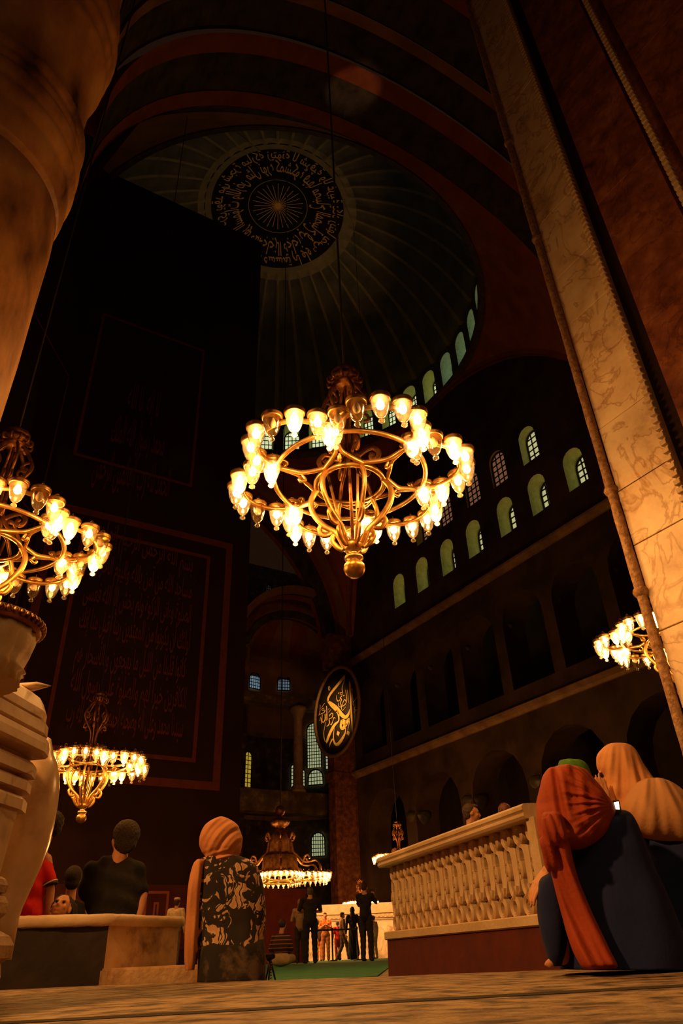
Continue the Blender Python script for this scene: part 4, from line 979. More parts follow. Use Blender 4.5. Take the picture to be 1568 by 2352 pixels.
def person(px, D, hgt, label, rz=0., shirt=((.02,.015,.012),)*2, trousers=((.015,.012,.012),)*2, hair=hair_m, arms='down', dress=False, hood=None, zb=ZL+.028, cap=None, hands_=True, lean=0., vox=.014, py=2180, extra=None, sleeve='short', build=1.):
    fg = Fig(px, D, 'person', label, 'person', zb, py=py); k = hgt/1.75; fg.o.rotation_euler.z += rz
    W_ = build
    q = lambda x, y, z: V(x*k*W_ if abs(x) < .3 else x*k, y*k + lean*max(z-.9, 0)*k, z*k)
    nm = label.split()[0]
    hip = {s: q(s*.09, 0, .92) for s in (-1, 1)}; kn = {s: q(s*.10, .02, .50) for s in (-1, 1)}; an = {s: q(s*.105, -.02, .08) for s in (-1, 1)}
    if arms == 'stride': kn[1] = q(.10, .14, .50); an[1] = q(.11, .20, .10); kn[-1] = q(-.09, -.02, .5); an[-1] = q(-.10, -.24, .10)
    sh = {s: q(s*.185, 0, 1.42) for s in (-1, 1)}
    if arms in ('down', 'stride'): el = {s: q(s*.25, -.02, 1.13) for s in (-1, 1)}; wr = {s: q(s*.27, .05, .88) for s in (-1, 1)}
    elif arms == 'crossed': el = {s: q(s*.27, .05, 1.16) for s in (-1, 1)}; wr = {s: q(s*.08, .22, 1.16) for s in (-1, 1)}
    elif arms == 'phone': el = {-1: q(-.22, .12, 1.22), 1: q(.25, .16, 1.26)}; wr = {-1: q(-.02, .34, 1.42), 1: q(.12, .34, 1.46)}
    elif arms == 'chest': el = {s: q(s*.24, .03, 1.15) for s in (-1, 1)}; wr = {s: q(s*.05, .24, 1.25) for s in (-1, 1)}
    ck = q(0, 0, 1.62) + V(0, .015*k, 0)
    mb = MB(); hm = head(mb, ck, V(0, 1, -.05), V(0, 0, 1), k)
    mb.caps(q(0, -.01, 1.55), .056*k, q(0, -.02, 1.42), .062*k); mb.sphere(q(0, 0, 1.28), (.17*k*W_, .115*k, .19*k)); mb.sphere(q(0, 0, 1.02), (.145*k*W_, .11*k, .17*k))
    for s in (-1, 1):
        mb.caps(q(s*.07, -.01, 1.43), .06*k, sh[s], .058*k); mb.caps(sh[s], .052*k, el[s], .040*k); mb.caps(el[s], .040*k, wr[s], .027*k)
        mb.caps(hip[s], .088*k, kn[s], .058*k); mb.caps(kn[s], .056*k, an[s], .038*k); mb.caps(an[s] + V(0, -.02*k, -.04*k), .034*k, an[s] + V(0, .13*k, -.05*k), .028*k)
        hand(mb, wr[s], (wr[s]-el[s]).normalized(), V(s, -.2, .1) if arms in ('down', 'stride') else V(0, -.3, 1), k*1.0, .5, 1)
    fuse(mb, 'body', skin, fg.o, vox*k*.8, 3)
    sm_ = mat('cloth_' + '_'.join('%02d' % int(c*100) for c in shirt[0]), shirt[0], shirt[1], 9, .9, bump=.4, bscale=14)
    tm_ = mat('cloth_' + '_'.join('%02d' % int(c*100) for c in trousers[0]), trousers[0], trousers[1], 9, .9, bump=.4, bscale=14)
    mb = MB(); hem = .90 if not dress else .05
    mb.sphere(q(0, 0, 1.29), (.185*k*W_, .132*k, .19*k)); mb.caps(q(0, 0, 1.18), .15*k*W_, q(0, 0, .97), .155*k*W_)
    for s in (-1, 1):
        mb.caps(q(s*.08, -.01, 1.43), .064*k, sh[s], .070*k); e_ = sh[s].lerp(el[s], .8); mb.caps(sh[s], .068*k, e_, .058*k)
        if sleeve == 'long': mb.caps(e_, .058*k, el[s], .052*k); mb.caps(el[s], .052*k, wr[s], .04*k)
    if dress: mb.caps(q(0, 0, 1.0), .16*k, q(0, 0, .22), .23*k)
    fuse(mb, 'abaya' if dress else 'shirt', sm_, fg.o, vox*k, 3, fn=lambda c, n: c + n*(.006*k*sin(c.x*55+c.z*12) if dress else .004*k*sin(c.z*38 + c.x*20)))
    if not dress:
        mb = MB(); mb.sphere(q(0, 0, .96), (.155*k*W_, .125*k, .13*k))
        for s in (-1, 1): mb.caps(hip[s], .105*k, kn[s], .078*k); mb.caps(kn[s], .078*k, an[s] + V(0, 0, -.01), .064*k)
        fuse(mb, 'trousers', tm_, fg.o, vox*k, 3, fn=lambda c, n: c + n*(.004*k*sin(c.z*45)))
    for s in (-1, 1):
        mb = MB(); mb.caps(an[s] + V(0, -.03*k, -.045*k), .042*k, an[s] + V(0, .15*k, -.055*k), .034*k); fuse(mb, 'shoe', iron, fg.o, .02*k, 2)
    mb = MB()
    if hood:
        mb.sphere(ck + V(0, -.02*k, .02*k), (.10*k, .118*k, .125*k)); mb.caps(ck + V(0, -.03*k, -.08*k), .09*k, q(0, -.01, 1.40), .12*k); fuse(mb, 'headscarf', hood, fg.o, .014*k, 4, fn=lambda c, n: c + n*.004*sin(c.z*70+c.x*30))
    else:
        mb.sphere(ck + V(0, -.030*k, .030*k), (.086*k, .092*k, .092*k)); mb.sphere(ck + V(0, -.055*k, -.02*k), (.074*k, .055*k, .07*k)); mb.sphere(ck + V(0, .045*k, .075*k), (.06*k, .04*k, .035*k)); fuse(mb, 'hair', hair, fg.o, .012*k, 3, fn=lambda c, n: c + n*.003*sin(c.x*150)*sin(c.z*130))
    if cap:
        mb = MB(); mb.lathe([(.088*k, .0), (.093*k, .03*k), (.088*k, .065*k), (.05*k, .078*k), (0, .08*k)], 24, tuple(ck + V(0, -.01*k, .055*k))); mb.build('cap', cap, fg.o)
    return fg, q, wr, k
c2 = lambda *a: (a, tuple(min(1, x*1.6+.004) for x in a))
person(713, 22., 1.80, 'man in black polo and trousers standing with folded arms before red screen', rz=.15, arms='crossed', shirt=c2(.010,.008,.008), trousers=c2(.008,.008,.010), hair=mat('greying_hair', (.03,.02,.015), (.16,.11,.07), 40, .6), build=1.12)
person(690, 23.5, 1.60, 'woman in loose beige tunic standing left of the man in black polo', arms='crossed', shirt=c2(.26,.17,.10), trousers=c2(.02,.015,.015), sleeve='long', hood=mat('beige_scarf', (.25,.13,.07), (.32,.17,.09), 5))
fg, q, wr, k = person(843, 22., 1.86, 'tall man in dark clothes raising a phone beside the balustrade end', rz=-.35, arms='phone', shirt=c2(.012,.009,.009), trousers=c2(.02,.016,.014))
mb = MB(); h = (wr[-1]+wr[1])/2 + V(0, .13, .14); mb.box(h + V(-.075, -.005, -.04), h + V(.075, .005, .04), .004); ph = mb.build('phone', iron); ph.matrix_world = fg.o.matrix_basis @ Matrix.Identity(4)
bpy.context.view_layer.update()
tag(ph, 'phone held up sideways by the tall man beside the balustrade', 'phone')
person(748, 33., 1.68, 'man in orange shirt lit from the front, facing us behind the barrier', rz=pi, arms='chest', shirt=c2(.50,.16,.06), trousers=c2(.36,.12,.06), sleeve='long')
person(788, 32., 1.62, 'young man walking with legs apart among the far crowd', rz=-1.3, arms='stride', shirt=c2(.12,.06,.04), trousers=c2(.07,.04,.03))
person(812, 31., 1.72, 'woman in a long black abaya standing before the marble platform', arms='down', shirt=c2(.008,.006,.007), dress=True, hood=mat('black_scarf', (.01,.007,.007), (.02,.012,.012), 5), sleeve='long')
person(776, 33., 1.35, 'child in bright red top beside the walking young man', rz=.5, arms='down', shirt=c2(.62,.03,.02), trousers=c2(.25,.02,.02))
person(860, 33., 1.50, 'person in pale clothes half hidden by the left end of the balustrade', rz=.8, shirt=c2(.55,.40,.28), trousers=c2(.4,.28,.18))
person(733, 34., 1.45, 'person with dark top seen between man in black and man in orange', rz=.3, shirt=c2(.04,.02,.02), trousers=c2(.5,.17,.05), arms='down')
person(398, 22., 1.63, 'man in pale shirt and round cap standing before the printed cloth', rz=-.3, shirt=c2(.50,.38,.25), trousers=c2(.12,.08,.06), cap=mat('pale_cap', (.5,.33,.22), (.6,.4,.28), 9), sleeve='long')
person(1120, 9.5, 1.70, 'person with orange-lit face turned right behind the balustrade rail', rz=-1.5, shirt=c2(.02,.012,.01), trousers=c2(.02,.012,.01))
person(1206, 10.4, 1.82, 'person with short reddish brown hair seen over the balustrade rail', rz=.2, shirt=c2(.02,.012,.01), trousers=c2(.02,.012,.01), hair=mat('red_brown_hair', (.07,.022,.012), (.15,.05,.025), 60, .6))

# seated figure in striped sweater by the red screen
fg = Fig(645, 18., 'person', 'person in striped sweater and beige trousers sitting on the green carpet', 'person', ZL+.02, py=2190)
mb = MB(); head(mb, V(.03, 0, .78), V(.5, .7, 0), V(0, 0, 1), .95); mb.caps(V(.02, 0, .70), .05, V(0, 0, .56), .06); mb.sphere(V(0, 0, .38), (.17, .13, .22))
for s in (-1, 1): mb.caps(V(s*.16, 0, .55), .05, V(s*.22, .03, .33), .04); mb.caps(V(s*.22, .03, .33), .04, V(s*.13, .2, .22), .03); hand(mb, V(s*.13, .2, .22), V(-s*.6, .6, 0), V(0, 0, 1), .95)
for s in (-1, 1): mb.caps(V(s*.1, 0, .1), .09, V(s*.25, .32, .14), .06); mb.caps(V(s*.25, .32, .14), .055, V(s*.05, .42, .05), .04)
fuse(mb, 'body', skin, fg.o, .013, 3)
mb = MB(); mb.sphere(V(0, 0, .40), (.20, .155, .22)); 
for s in (-1, 1): mb.caps(V(s*.15, 0, .54), .066, V(s*.22, .03, .33), .056); mb.caps(V(s*.22, .03, .33), .055, V(s*.15, .17, .23), .045)
sw = mat('striped_sweater', (.045, .014, .014), (.05, .02, .018), 9)
nt = sw.node_tree; wv = nt.nodes.new('ShaderNodeTexWave'); wv.bands_direction = 'Z'; wv.inputs['Scale'].default_value = 4.2
rp = nt.nodes.new('ShaderNodeValToRGB'); rp.color_ramp.interpolation = 'CONSTANT'; rp.color_ramp.elements[0].color = (.04, .012, .012, 1); rp.color_ramp.elements[1].position = .86; rp.color_ramp.elements[1].color = (.3, .15, .1, 1)
tcn = [n for n in nt.nodes if n.type == 'TEX_COORD'][0]; nt.links.new(tcn.outputs['Object'], wv.inputs[0]); nt.links.new(wv.outputs['Fac'], rp.inputs[0]); nt.links.new(rp.outputs[0], nt.nodes['Principled BSDF'].inputs['Base Color'])
fuse(mb, 'sweater', sw, fg.o, .015, 3)
mb = MB(); mb.sphere(V(0, .02, .14), (.19, .17, .15)); 
for s in (-1, 1): mb.caps(V(s*.1, 0, .12), .11, V(s*.25, .32, .14), .08); mb.caps(V(s*.25, .32, .14), .075, V(s*.08, .40, .06), .06)
fuse(mb, 'trousers', mat('beige_trousers', (.42, .30, .17), (.5, .36, .22), 9), fg.o, .015, 3)
mb = MB(); mb.sphere(V(.02, -.02, .80), (.085, .092, .092)); fuse(mb, 'hair', hair_m, fg.o, .012, 3)
# ------------------------------------------------------------------ red screen, marble platform, barrier, tripod beyond the carpet
a = P(604, 2040, 26.); c = P(702, 2040, 27.); zt2 = a.z
root = empty('partition_screen', V(a.x, a.y, ZL), 0, 'tall plain dark red partition screen behind the man in black polo', 'screen')
def kid(mb, name, mt, **k):
    for v in mb.bm.verts: v.co -= root.location
    return mb.build(name, mt, root, **k)
d = (V(c.x, c.y, 0) - V(a.x, a.y, 0)).normalized(); n = V(-d.y, d.x, 0); A0 = V(a.x, a.y, 0) - d*1.4; B0 = V(c.x, c.y, 0)
def slab(m, A, B, n, th, z0, z1):
    c = [A, B, B+n*th, A+n*th]; lo = [p + V(0,0,z0) for p in c]; hi = [p + V(0,0,z1) for p in c]
    for i in range(4): m.quad([lo[i], lo[(i+1)%4], hi[(i+1)%4], hi[i]])
    m.quad(hi); m.quad(lo[::-1]); bmesh.ops.remove_doubles(m.bm, verts=m.bm.verts, dist=1e-4)
m = MB(); slab(m, A0, B0, n, .08, ZL+.02, zt2); kid(m, 'screen_panel', mat('dark_red_screen_fabric', (.20, .030, .014), (.26, .042, .02), 3, .9))
for t in (0, .5, 1):
    m = MB(); p = A0.lerp(B0, t); m.tube([p + n*.12 + V(0,0,ZL+.02), p + n*.12 + V(0,0,zt2+.03)], .03, 8); kid(m, 'post', iron)
a = P(726, 2080, 42.); c = P(905, 2083, 42.); zt3 = a.z
root = empty('marble_platform', V(a.x, a.y, ZL), 0, 'brightly lit cream marble platform with moulded cornice behind the far crowd', 'platform')
d = (V(c.x, c.y, 0) - V(a.x, a.y, 0)).normalized(); n = V(-d.y, d.x, 0); A0 = V(a.x, a.y, 0) - d*1; B0 = V(c.x, c.y, 0)
m = MB(); slab(m, A0, B0, n, 3., ZL, zt3-.75); kid(m, 'base_wall', marble)
m = MB()
for e_, z0, z1 in ((.10, zt3-.75, zt3-.66), (.22, zt3-.66, zt3-.52), (.14, zt3-.52, zt3-.46), (.30, zt3-.46, zt3)): slab(m, A0 - n*e_, B0 - n*e_, n, 3., z0, z1)
kid(m, 'cornice', marble_soft)
m = MB(); Ln = (B0-A0).length
for k in range(int(Ln/.22)): slab(m, A0 + d*(.22*k) - n*.28, A0 + d*(.22*k+.12) - n*.28, n, .2, zt3-.62, zt3-.5)
kid(m, 'dentils', marble_soft)
l = bpy.data.lights.new('platform_lamp_light', 'SPOT'); l.energy = 620; l.color = (1, .55, .2); l.spot_size = radians(80); l.shadow_soft_size = .1; l.spot_blend = .6
lo = bpy.data.objects.new('platform_lamp_light', l); COL.objects.link(lo); p = P(790, 2000, 36.5); lo.location = p; lo.rotation_euler = (P(800, 2130, 42.) - p).to_track_quat('-Z', 'Y').to_euler()
# barrier
root = empty('belt_barrier', P(765, 2205, 29.), 0, 'slim black post and belt barrier in front of the far crowd', 'barrier'); root.location.z = ZL + .02
for px in (700, 764, 822):
    p = P(px, 2205, 29.); p.z = ZL + .02; m = MB(); m.lathe([(0, 0), (.17, 0), (.17, .02), (.03, .04), (.028, .92), (.045, .93), (.045, 1.0), (0, 1.01)], 16, tuple(p)); kid(m, 'post', iron)
m = MB(); p0, p1 = P(700, 2205, 29.), P(822, 2205, 29.); p0.z = p1.z = 0; dd = (p1-p0).normalized(); slab(m, p0, p1, V(-dd.y, dd.x, 0), .004, ZL+.93, ZL+.99); kid(m, 'belt', iron)
# small folded tripod on the floor
fg = Fig(622, 5.6, 'tripod', 'small black tripod with chain standing on the floor beside the hijab woman', 'tripod', ZL)
m = MB()
for a in (.3, 2.4, 4.5): m.caps(V(0, 0, .16), .007, V(.05*cos(a), .05*sin(a), .004), .005, 8)
m.build('leg_set', iron, fg.o)
m = MB(); m.caps(V(-.01, 0, .165), .018, V(.02, 0, .175), .014, 12); m.box((-.03, -.012, .17), (.03, .012, .19), .004); m.build('tripod_head', iron, fg.o)
m = MB()
for k in range(9): m.sphere(V(.006, -.02, .15 - .016*k), .006, 8)
m.build('chain', mat('brown_metal_chain', (.25, .13, .06), rough=.4, metal=.6), fg.o)

# ------------------------------------------------------------------ hijab woman seen from behind
fg = Fig(515, 5.05, 'person', 'woman in tan headscarf and dark flower-print blouse sitting with her back to us', 'person', 0.)
L = fg.L
mb = MB(); hc = L(508, 1930, .02); head(mb, hc, V(0, 1, .25), V(0, -.2, 1), 1.02)
mb.caps(hc + V(0, -.01, -.06), .055, L(510, 1990, .02), .06, 14)
mb.chain([(*L(465, 1995, .03), .06), (*L(445, 2080, .08), .045), (*L(450, 2140, -.02), .035)]); mb.chain([(*L(560, 1995, .03), .06), (*L(588, 2080, .08), .045), (*L(575, 2140, .12), .035)])
mb.sphere(L(520, 2060, .04), (.15, .10, .24)); mb.sphere(L(530, 2190, .03), (.15, .13, .11))
hand(mb, L(575, 2140, .12), V(-.5, .8, -.1), V(0, 0, 1), .95); hand(mb, L(450, 2140, -.02), V(-.2, .1, -1), V(-1, -.2, 0), .95)
for s in (-1, 1): mb.chain([(s*.08+.03, .06, .10, .08), (s*.13+.03, .40, .10, .06), (s*.02, .50, .06, .045)])
fuse(mb, 'body', skin, fg.o, .011, 3)
# flower print
fp = mat('flower_print_cloth', (.02, .016, .014), rough=.85, bump=.3, bscale=10)
nt = fp.node_tree; N = nt.nodes; Lk = nt.links; tc = [n for n in N if n.type == 'TEX_COORD'][0]; bs = N['Principled BSDF']
dn = N.new('ShaderNodeTexNoise'); dn.inputs['Scale'].default_value = 6; Lk.new(tc.outputs['Object'], dn.inputs['Vector'])
mx = N.new('ShaderNodeMix'); mx.data_type = 'VECTOR'; mx.inputs[0].default_value = .16; Lk.new(tc.outputs['Object'], mx.inputs[4]); Lk.new(dn.outputs['Color'], mx.inputs[5])
n1 = N.new('ShaderNodeTexNoise'); n1.inputs['Scale'].default_value = 13; n1.inputs['Detail'].default_value = 1.8; n1.inputs['Distortion'].default_value = 1.3; Lk.new(mx.outputs[1], n1.inputs['Vector'])
r1 = N.new('ShaderNodeValToRGB'); r1.color_ramp.interpolation = 'CONSTANT'; e = r1.color_ramp.elements; e[0].color = (0, 0, 0, 1); e[1].position = .525; e[1].color = (1, 1, 1, 1); Lk.new(n1.outputs['Fac'], r1.inputs[0])
wv = N.new('ShaderNodeTexWave'); wv.inputs['Scale'].default_value = 9; wv.inputs['Distortion'].default_value = 9; wv.inputs['Detail Scale'].default_value = 1.6; Lk.new(mx.outputs[1], wv.inputs[0])
r2 = N.new('ShaderNodeValToRGB'); e = r2.color_ramp.elements; e[0].position = .12; e[0].color = (.03, .02, .015, 1); e[1].position = .3; e[1].color = (.62, .44, .27, 1); x_ = e.new(.85); x_.color = (.48, .28, .15, 1); Lk.new(wv.outputs['Fac'], r2.inputs[0])
m3 = N.new('ShaderNodeMix'); m3.data_type = 'RGBA'; Lk.new(r1.outputs[0], m3.inputs[0]); m3.inputs[6].default_value = (.018, .012, .010, 1); Lk.new(r2.outputs[0], m3.inputs[7]); Lk.new(m3.outputs[2], bs.inputs['Base Color'])
def fold(k1, k2, amp):
    def f(p, ca, sa, t): return amp*(sin(p.x*k1 + p.z*9) * .6 + sin(p.z*k2 + p.x*17 + 1)*.5 + .35*sin(p.x*k1*2.3 - p.z*14))
    return f
loft(fg, [(1958, 494, 530, .05, .05, .03), (1968, 468, 558, .08, .07, .03), (1978, 452, 580, .10, .09, .03), (2000, 440, 596, .13, .12, .04), (2040, 436, 606, .15, .15, .05), (2090, 440, 611, .15, .17, .05), (2130, 446, 611, .15, .18, .05), (2160, 452, 606, .17, .19, .05), (2200, 456, 607, .19, .21, .05), (2246, 455, 609, .20, .23, .05)],
     'blouse', fp, folds=fold(38, 26, .009), sq=2.5)
loft(fg, [(2150, 462, 604, .12, .3, .05), (2180, 456, 609, .19, .42, .05), (2258, 452, 611, .215, .46, .05)], 'skirt', mat('dark_grey_print_skirt', (.016, .012, .010), (.10, .065, .045), 7, .9, lo=.5, hi=.62), folds=fold(30, 20, .006), sq=2.6)
# scarf: hood with wound folds
tan = mat('tan_headscarf', (.50, .20, .075), (.60, .26, .11), 3, .8, bump=.15, bscale=60)
def hoodfold(p, ca, sa, t):
    r = hypot(p.x - .17, p.z - hc.z + .21); th = atan2(p.z - hc.z + .21, p.x - .17)
    low = max(0, min(1, (hc.z - .05 - p.z)*20))
    return ((.013*rg(r*36 + 1.1*sin(th*2.2) + 2.) + .006*rg(r*83 + th*3))*(1-low) + .010*rg((p.z)*85 - p.x*20)*low) * min(1, t*5)
loft(fg, [(1874, 504, 511, .01, .01, .03), (1878, 493, 523, .04, .04, .03), (1886, 479, 537, .075, .07, .03), (1898, 467, 548, .105, .10, .03), (1920, 458, 556, .125, .12, .03), (1940, 458, 556, .12, .11, .03), (1955, 463, 553, .105, .09, .03), (1965, 470, 549, .09, .08, .03), (1976, 473, 556, .085, .075, .03), (1983, 468, 562, .06, .05, .03)], 'headscarf', tan, folds=hoodfold, n=10, seg=110, sq=2.0)
loft(fg, [(1976, 452, 476, .05, .05, -.02), (1990, 442, 470, .09, .08, -.01), (2040, 432, 462, .11, .10, -.01), (2100, 428, 458, .10, .10, -.01), (2150, 425, 455, .09, .09, -.02), (2200, 424, 450, .07, .08, -.02), (2228, 426, 446, .06, .06, -.02)], 'tan_wrap', tan, folds=lambda p, ca, sa, t: .010*rg(p.x*48 + p.z*4 + .8*sin(p.z*9)), sq=2.3, n=9, seg=80)

# ------------------------------------------------------------------ seated man in dark shirt behind the block
fg = Fig(262, 6.95, 'person', 'man in dark t-shirt with short black hair sitting with his back to us', 'person', ZL)
L = fg.L
hc = L(284, 1924, .02); mb = MB(); head(mb, hc, V(-.55, .8, .1), V(.1, -.1, 1), 1.15)
mb.caps(hc + V(-.0, -.02, -.06), .062, L(270, 1985, .03), .07)
mb.sphere(L(262, 2050, .06), (.20, .12, .26)); mb.caps(L(262, 2110, .06), .17, V(.0, .05, .12), .19)
mb.chain([(*L(212, 1995, .05), .06), (*L(200, 2060, .12), .05), (*L(230, 2095, .28), .035)]); mb.chain([(*L(312, 1995, .05), .06), (*L(326, 2050, .08), .05), (*L(316, 2105, .02), .036)])
hand(mb, L(230, 2095, .28), V(.5, .8, 0), V(0, 0, 1), 1.); hand(mb, L(316, 2105, .02), V(-.1, .2, -1), V(1, 0, 0), 1.)
for s in (-1, 1): mb.chain([(s*.10, .10, .10, .10), (s*.28, .40, .30, .065), (s*.08, .60, .06, .05)])
fuse(mb, 'body', skin, fg.o, .011, 3)
dk = mat('dark_cotton', (.006, .005, .004), (.013, .010, .008), 8, .95, bump=.3)
mb = MB(); mb.sphere(L(262, 2050, .06), (.235, .165, .28)); mb.caps(L(262, 2080, .06), .20, V(0, .05, .22), .215); mb.caps(L(225, 2000, .05), .075, L(300, 2000, .05), .075); mb.caps(L(240, 1985, .04), .065, L(290, 1985, .04), .065)
for a_, b_ in (((212, 1998), (198, 2050)), ((312, 1998), (323, 2045))): mb.caps(L(*a_, .05), .078, L(*b_, .09), .07)
fuse(mb, 't_shirt', dk, fg.o, .012, 5, fn=lambda c, n: c + n*(.005*sin(c.z*42 + c.x*14) + .003*sin(c.x*70)))
mb = MB()
for s in (-1, 1): mb.chain([(s*.10, .10, .12, .13), (s*.28, .40, .30, .085), (s*.10, .60, .08, .07)])
fuse(mb, 'trousers', dk, fg.o, .015, 3)
hb_ = mat('short_black_hair', (.014, .008, .006), (.05, .024, .014), 90, .6, bump=1., bscale=160)
mb = MB(); mb.sphere(hc + V(.02, -.030, .028), (.118, .11, .118)); mb.sphere(hc + V(.02, -.055, -.04), (.098, .07, .10)); mb.sphere(hc + V(.04, .0, .02), (.09, .09, .10)); fuse(mb, 'hair', hb_, fg.o, .010, 3, fn=lambda c, n: c + n*.0035*sin(c.x*170)*sin(c.z*150 + c.y*90))

# ------------------------------------------------------------------ person in red polo behind the urn
fg = Fig(92, 7.75, 'person', 'person in bright red polo with striped cuff, partly hidden behind the marble urn', 'person', ZL)
L = fg.L; redp = mat('bright_red_cotton', (.62, .008, .006), (.72, .014, .010), 8, .85, bump=.2)
hc = L(118, 1896, .05); mb = MB(); head(mb, hc, V(-.6, .75, .1), V(0, -.1, 1), 1.); mb.caps(hc + V(-.02, 0, -.06), .055, L(92, 1960, .05), .06); mb.sphere(L(62, 2040, .06), (.14, .11, .25)); mb.caps(L(60, 2100, .06), .14, V(-.13, .06, .12), .15)
mb.chain([(*L(105, 1975, .05), .058), (*L(115, 2045, .03), .042), (*L(112, 2100, .02), .034)]); mb.chain([(*L(45, 1975, .05), .058), (*L(38, 2045, .08), .042), (*L(55, 2095, .2), .034)])
hand(mb, L(112, 2100, .02), V(.1, .1, -1), V(1, 0, 0), 1.); hand(mb, L(55, 2095, .2), V(.4, .8, -.2), V(0, 0, 1), 1.)
for s in (-1, 1): mb.chain([(s*.10-.05, .10, .10, .10), (s*.28-.05, .40, .28, .065), (s*.08-.05, .60, .06, .05)])
fuse(mb, 'body', skin, fg.o, .011, 3)
mb = MB(); mb.sphere(L(62, 2040, .06), (.17, .145, .27)); mb.caps(L(60, 2090, .06), .155, V(-.13, .06, .2), .17); mb.caps(L(60, 1985, .05), .07, L(102, 1985, .05), .07); mb.caps(L(102, 1990, .05), .078, L(111, 2024, .035), .070)
fuse(mb, 'red_polo', redp, fg.o, .012, 4, fn=lambda c, n: c + n*.004*sin(c.z*36 + c.x*18))
def cuff(r, z0, z1, mt, nm):
    mb = MB(); A, B = L(112, z0, .035), L(113, z1, .033); mb.tube([A, B], r, 24); mb.build(nm, mt, fg.o)
cuff(.078, 2027, 2036, iron, 'dark_cuff'); cuff(.0795, 2030, 2033, mat('white_piping', (.7, .6, .5)), 'white_cuff_stripe')
mb = MB()
for s in (-1, 1): mb.chain([(s*.10-.05, .10, .12, .13), (s*.28-.05, .40, .28, .085), (s*.10-.05, .60, .08, .07)])
fuse(mb, 'trousers', dk, fg.o, .015, 3)
mb = MB(); mb.sphere(hc + V(.02, -.02, .03), (.092, .095, .10)); mb.sphere(hc + V(.03, -.035, -.03), (.072, .06, .075)); fuse(mb, 'hair', hb_, fg.o, .010, 3, fn=lambda c, n: c + n*.004*sin(c.x*150)*sin(c.z*140))
# notice board post and red sign behind them
fg = Fig(80, 9.1, 'notice_board', 'dark red notice board with pale post behind the person in red polo', 'sign', ZL)
L = fg.L; m = MB(); a = L(98, 2016); c = L(104, 2110); m.box((a.x, -.02, -ZL*0), (a.x+.045, .02, a.z), .004); m.build('post', mat('pale_painted_post', (.42, .26, .18)), fg.o)
m = MB(); a2 = L(20, 2020); b2 = L(98, 2102); m.box((a2.x, -.012, b2.z), (a.x, .012, a2.z)); m.build('panel', mat('dark_red_sign', (.16, .018, .014), (.22, .03, .02), 3), fg.o)
m = MB(); z = a2.z - .03
for k in range(6): m.box((a2.x+.06, -.016, z - .03 - .045*k), (a.x-.06-.02*(k % 2), -.013, z - .015 - .045*k))
m.build('printed_rows', MATS['pale_red_print'], fg.o)

# ------------------------------------------------------------------ child looking up over the block
fg = Fig(142, 6.62, 'person', 'child with dark hair, warm-lit face tilted up, peering over the marble block', 'person', ZL)
L = fg.L; hc = L(141, 2086, .0); mb = MB(); f_ = V(-.22, -.80, .52); u_ = V(.25, .45, .85); head(mb, hc, f_, u_, .92)
mb.caps(hc + V(.02, .03, -.07), .05, hc + V(.03, .05, -.2), .055); mb.sphere(hc + V(.04, .08, -.34), (.14, .1, .17))
for s in (-1, 1): mb.chain([(*(hc + V(.04+s*.13, .08, -.24)), .045), (*(hc + V(.04+s*.17, .06, -.42)), .035), (*(hc + V(.04+s*.08, -.04, -.46)), .026)]); hand(mb, hc + V(.04+s*.08, -.04, -.46), V(-s*.5, -.5, 0), V(0, 0, 1), .75)
fuse(mb, 'body', mat('child_skin', (.62, .26, .12), (.70, .32, .16), 9, .5), fg.o, .006, 3)
eyes(fg.o, hc, f_, u_, .92, eye_m)
mb = MB(); fN = f_.normalized(); mb.sphere(hc - fN*.035 + V(.0, .01, .03), (.088, .09, .088)); mb.caps(hc + V(.06, .05, .0), .06, hc + V(.10, .06, -.14), .055); fuse(mb, 'hair', hb_, fg.o, .009, 3, fn=lambda c, n: c + n*.003*sin(c.x*190))
mb = MB(); mb.sphere(hc + V(.04, .08, -.33), (.17, .13, .18)); mb.caps(hc + V(-.06, .08, -.24), .06, hc + V(.14, .08, -.24), .06); fuse(mb, 'dark_top', dk, fg.o, .012, 4)
# dark haired head beyond, only hair and neck show
fg = Fig(168, 8.5, 'person', 'person with dark hair and warm-lit neck sitting behind the child, mostly hidden', 'person', ZL)
L = fg.L; hc = L(167, 2020, .0); mb = MB(); head(mb, hc, V(.1, .9, .1), V(0, -.1, 1), .95); mb.caps(hc + V(0, 0, -.06), .05, hc + V(0, 0, -.19), .055); mb.sphere(hc + V(0, .03, -.36), (.16, .1, .2)); mb.caps(hc + V(0, .03, -.5), .13, V(0, .03, .14), .16)
for s in (-1, 1): mb.chain([(*(hc + V(s*.15, .03, -.26)), .05), (*(hc + V(s*.20, .06, -.45)), .04), (*(hc + V(s*.1, .2, -.5)), .03)]); hand(mb, hc + V(s*.1, .2, -.5), V(-s*.5, .6, 0), V(0, 0, 1), .9)
fuse(mb, 'body', skin, fg.o, .012, 3)
mb = MB(); mb.sphere(hc + V(0, -.02, .03), (.09, .095, .1)); mb.sphere(hc + V(0, -.04, -.03), (.075, .06, .07)); fuse(mb, 'hair', hb_, fg.o, .011, 3)
mb = MB(); mb.sphere(hc + V(0, .03, -.36), (.19, .13, .2)); mb.caps(hc + V(0, .03, -.5), .16, V(0, .03, .17), .18); mb.caps(hc + V(-.12, .03, -.26), .065, hc + V(.12, .03, -.26), .065); fuse(mb, 'dark_top', dk, fg.o, .014, 4)

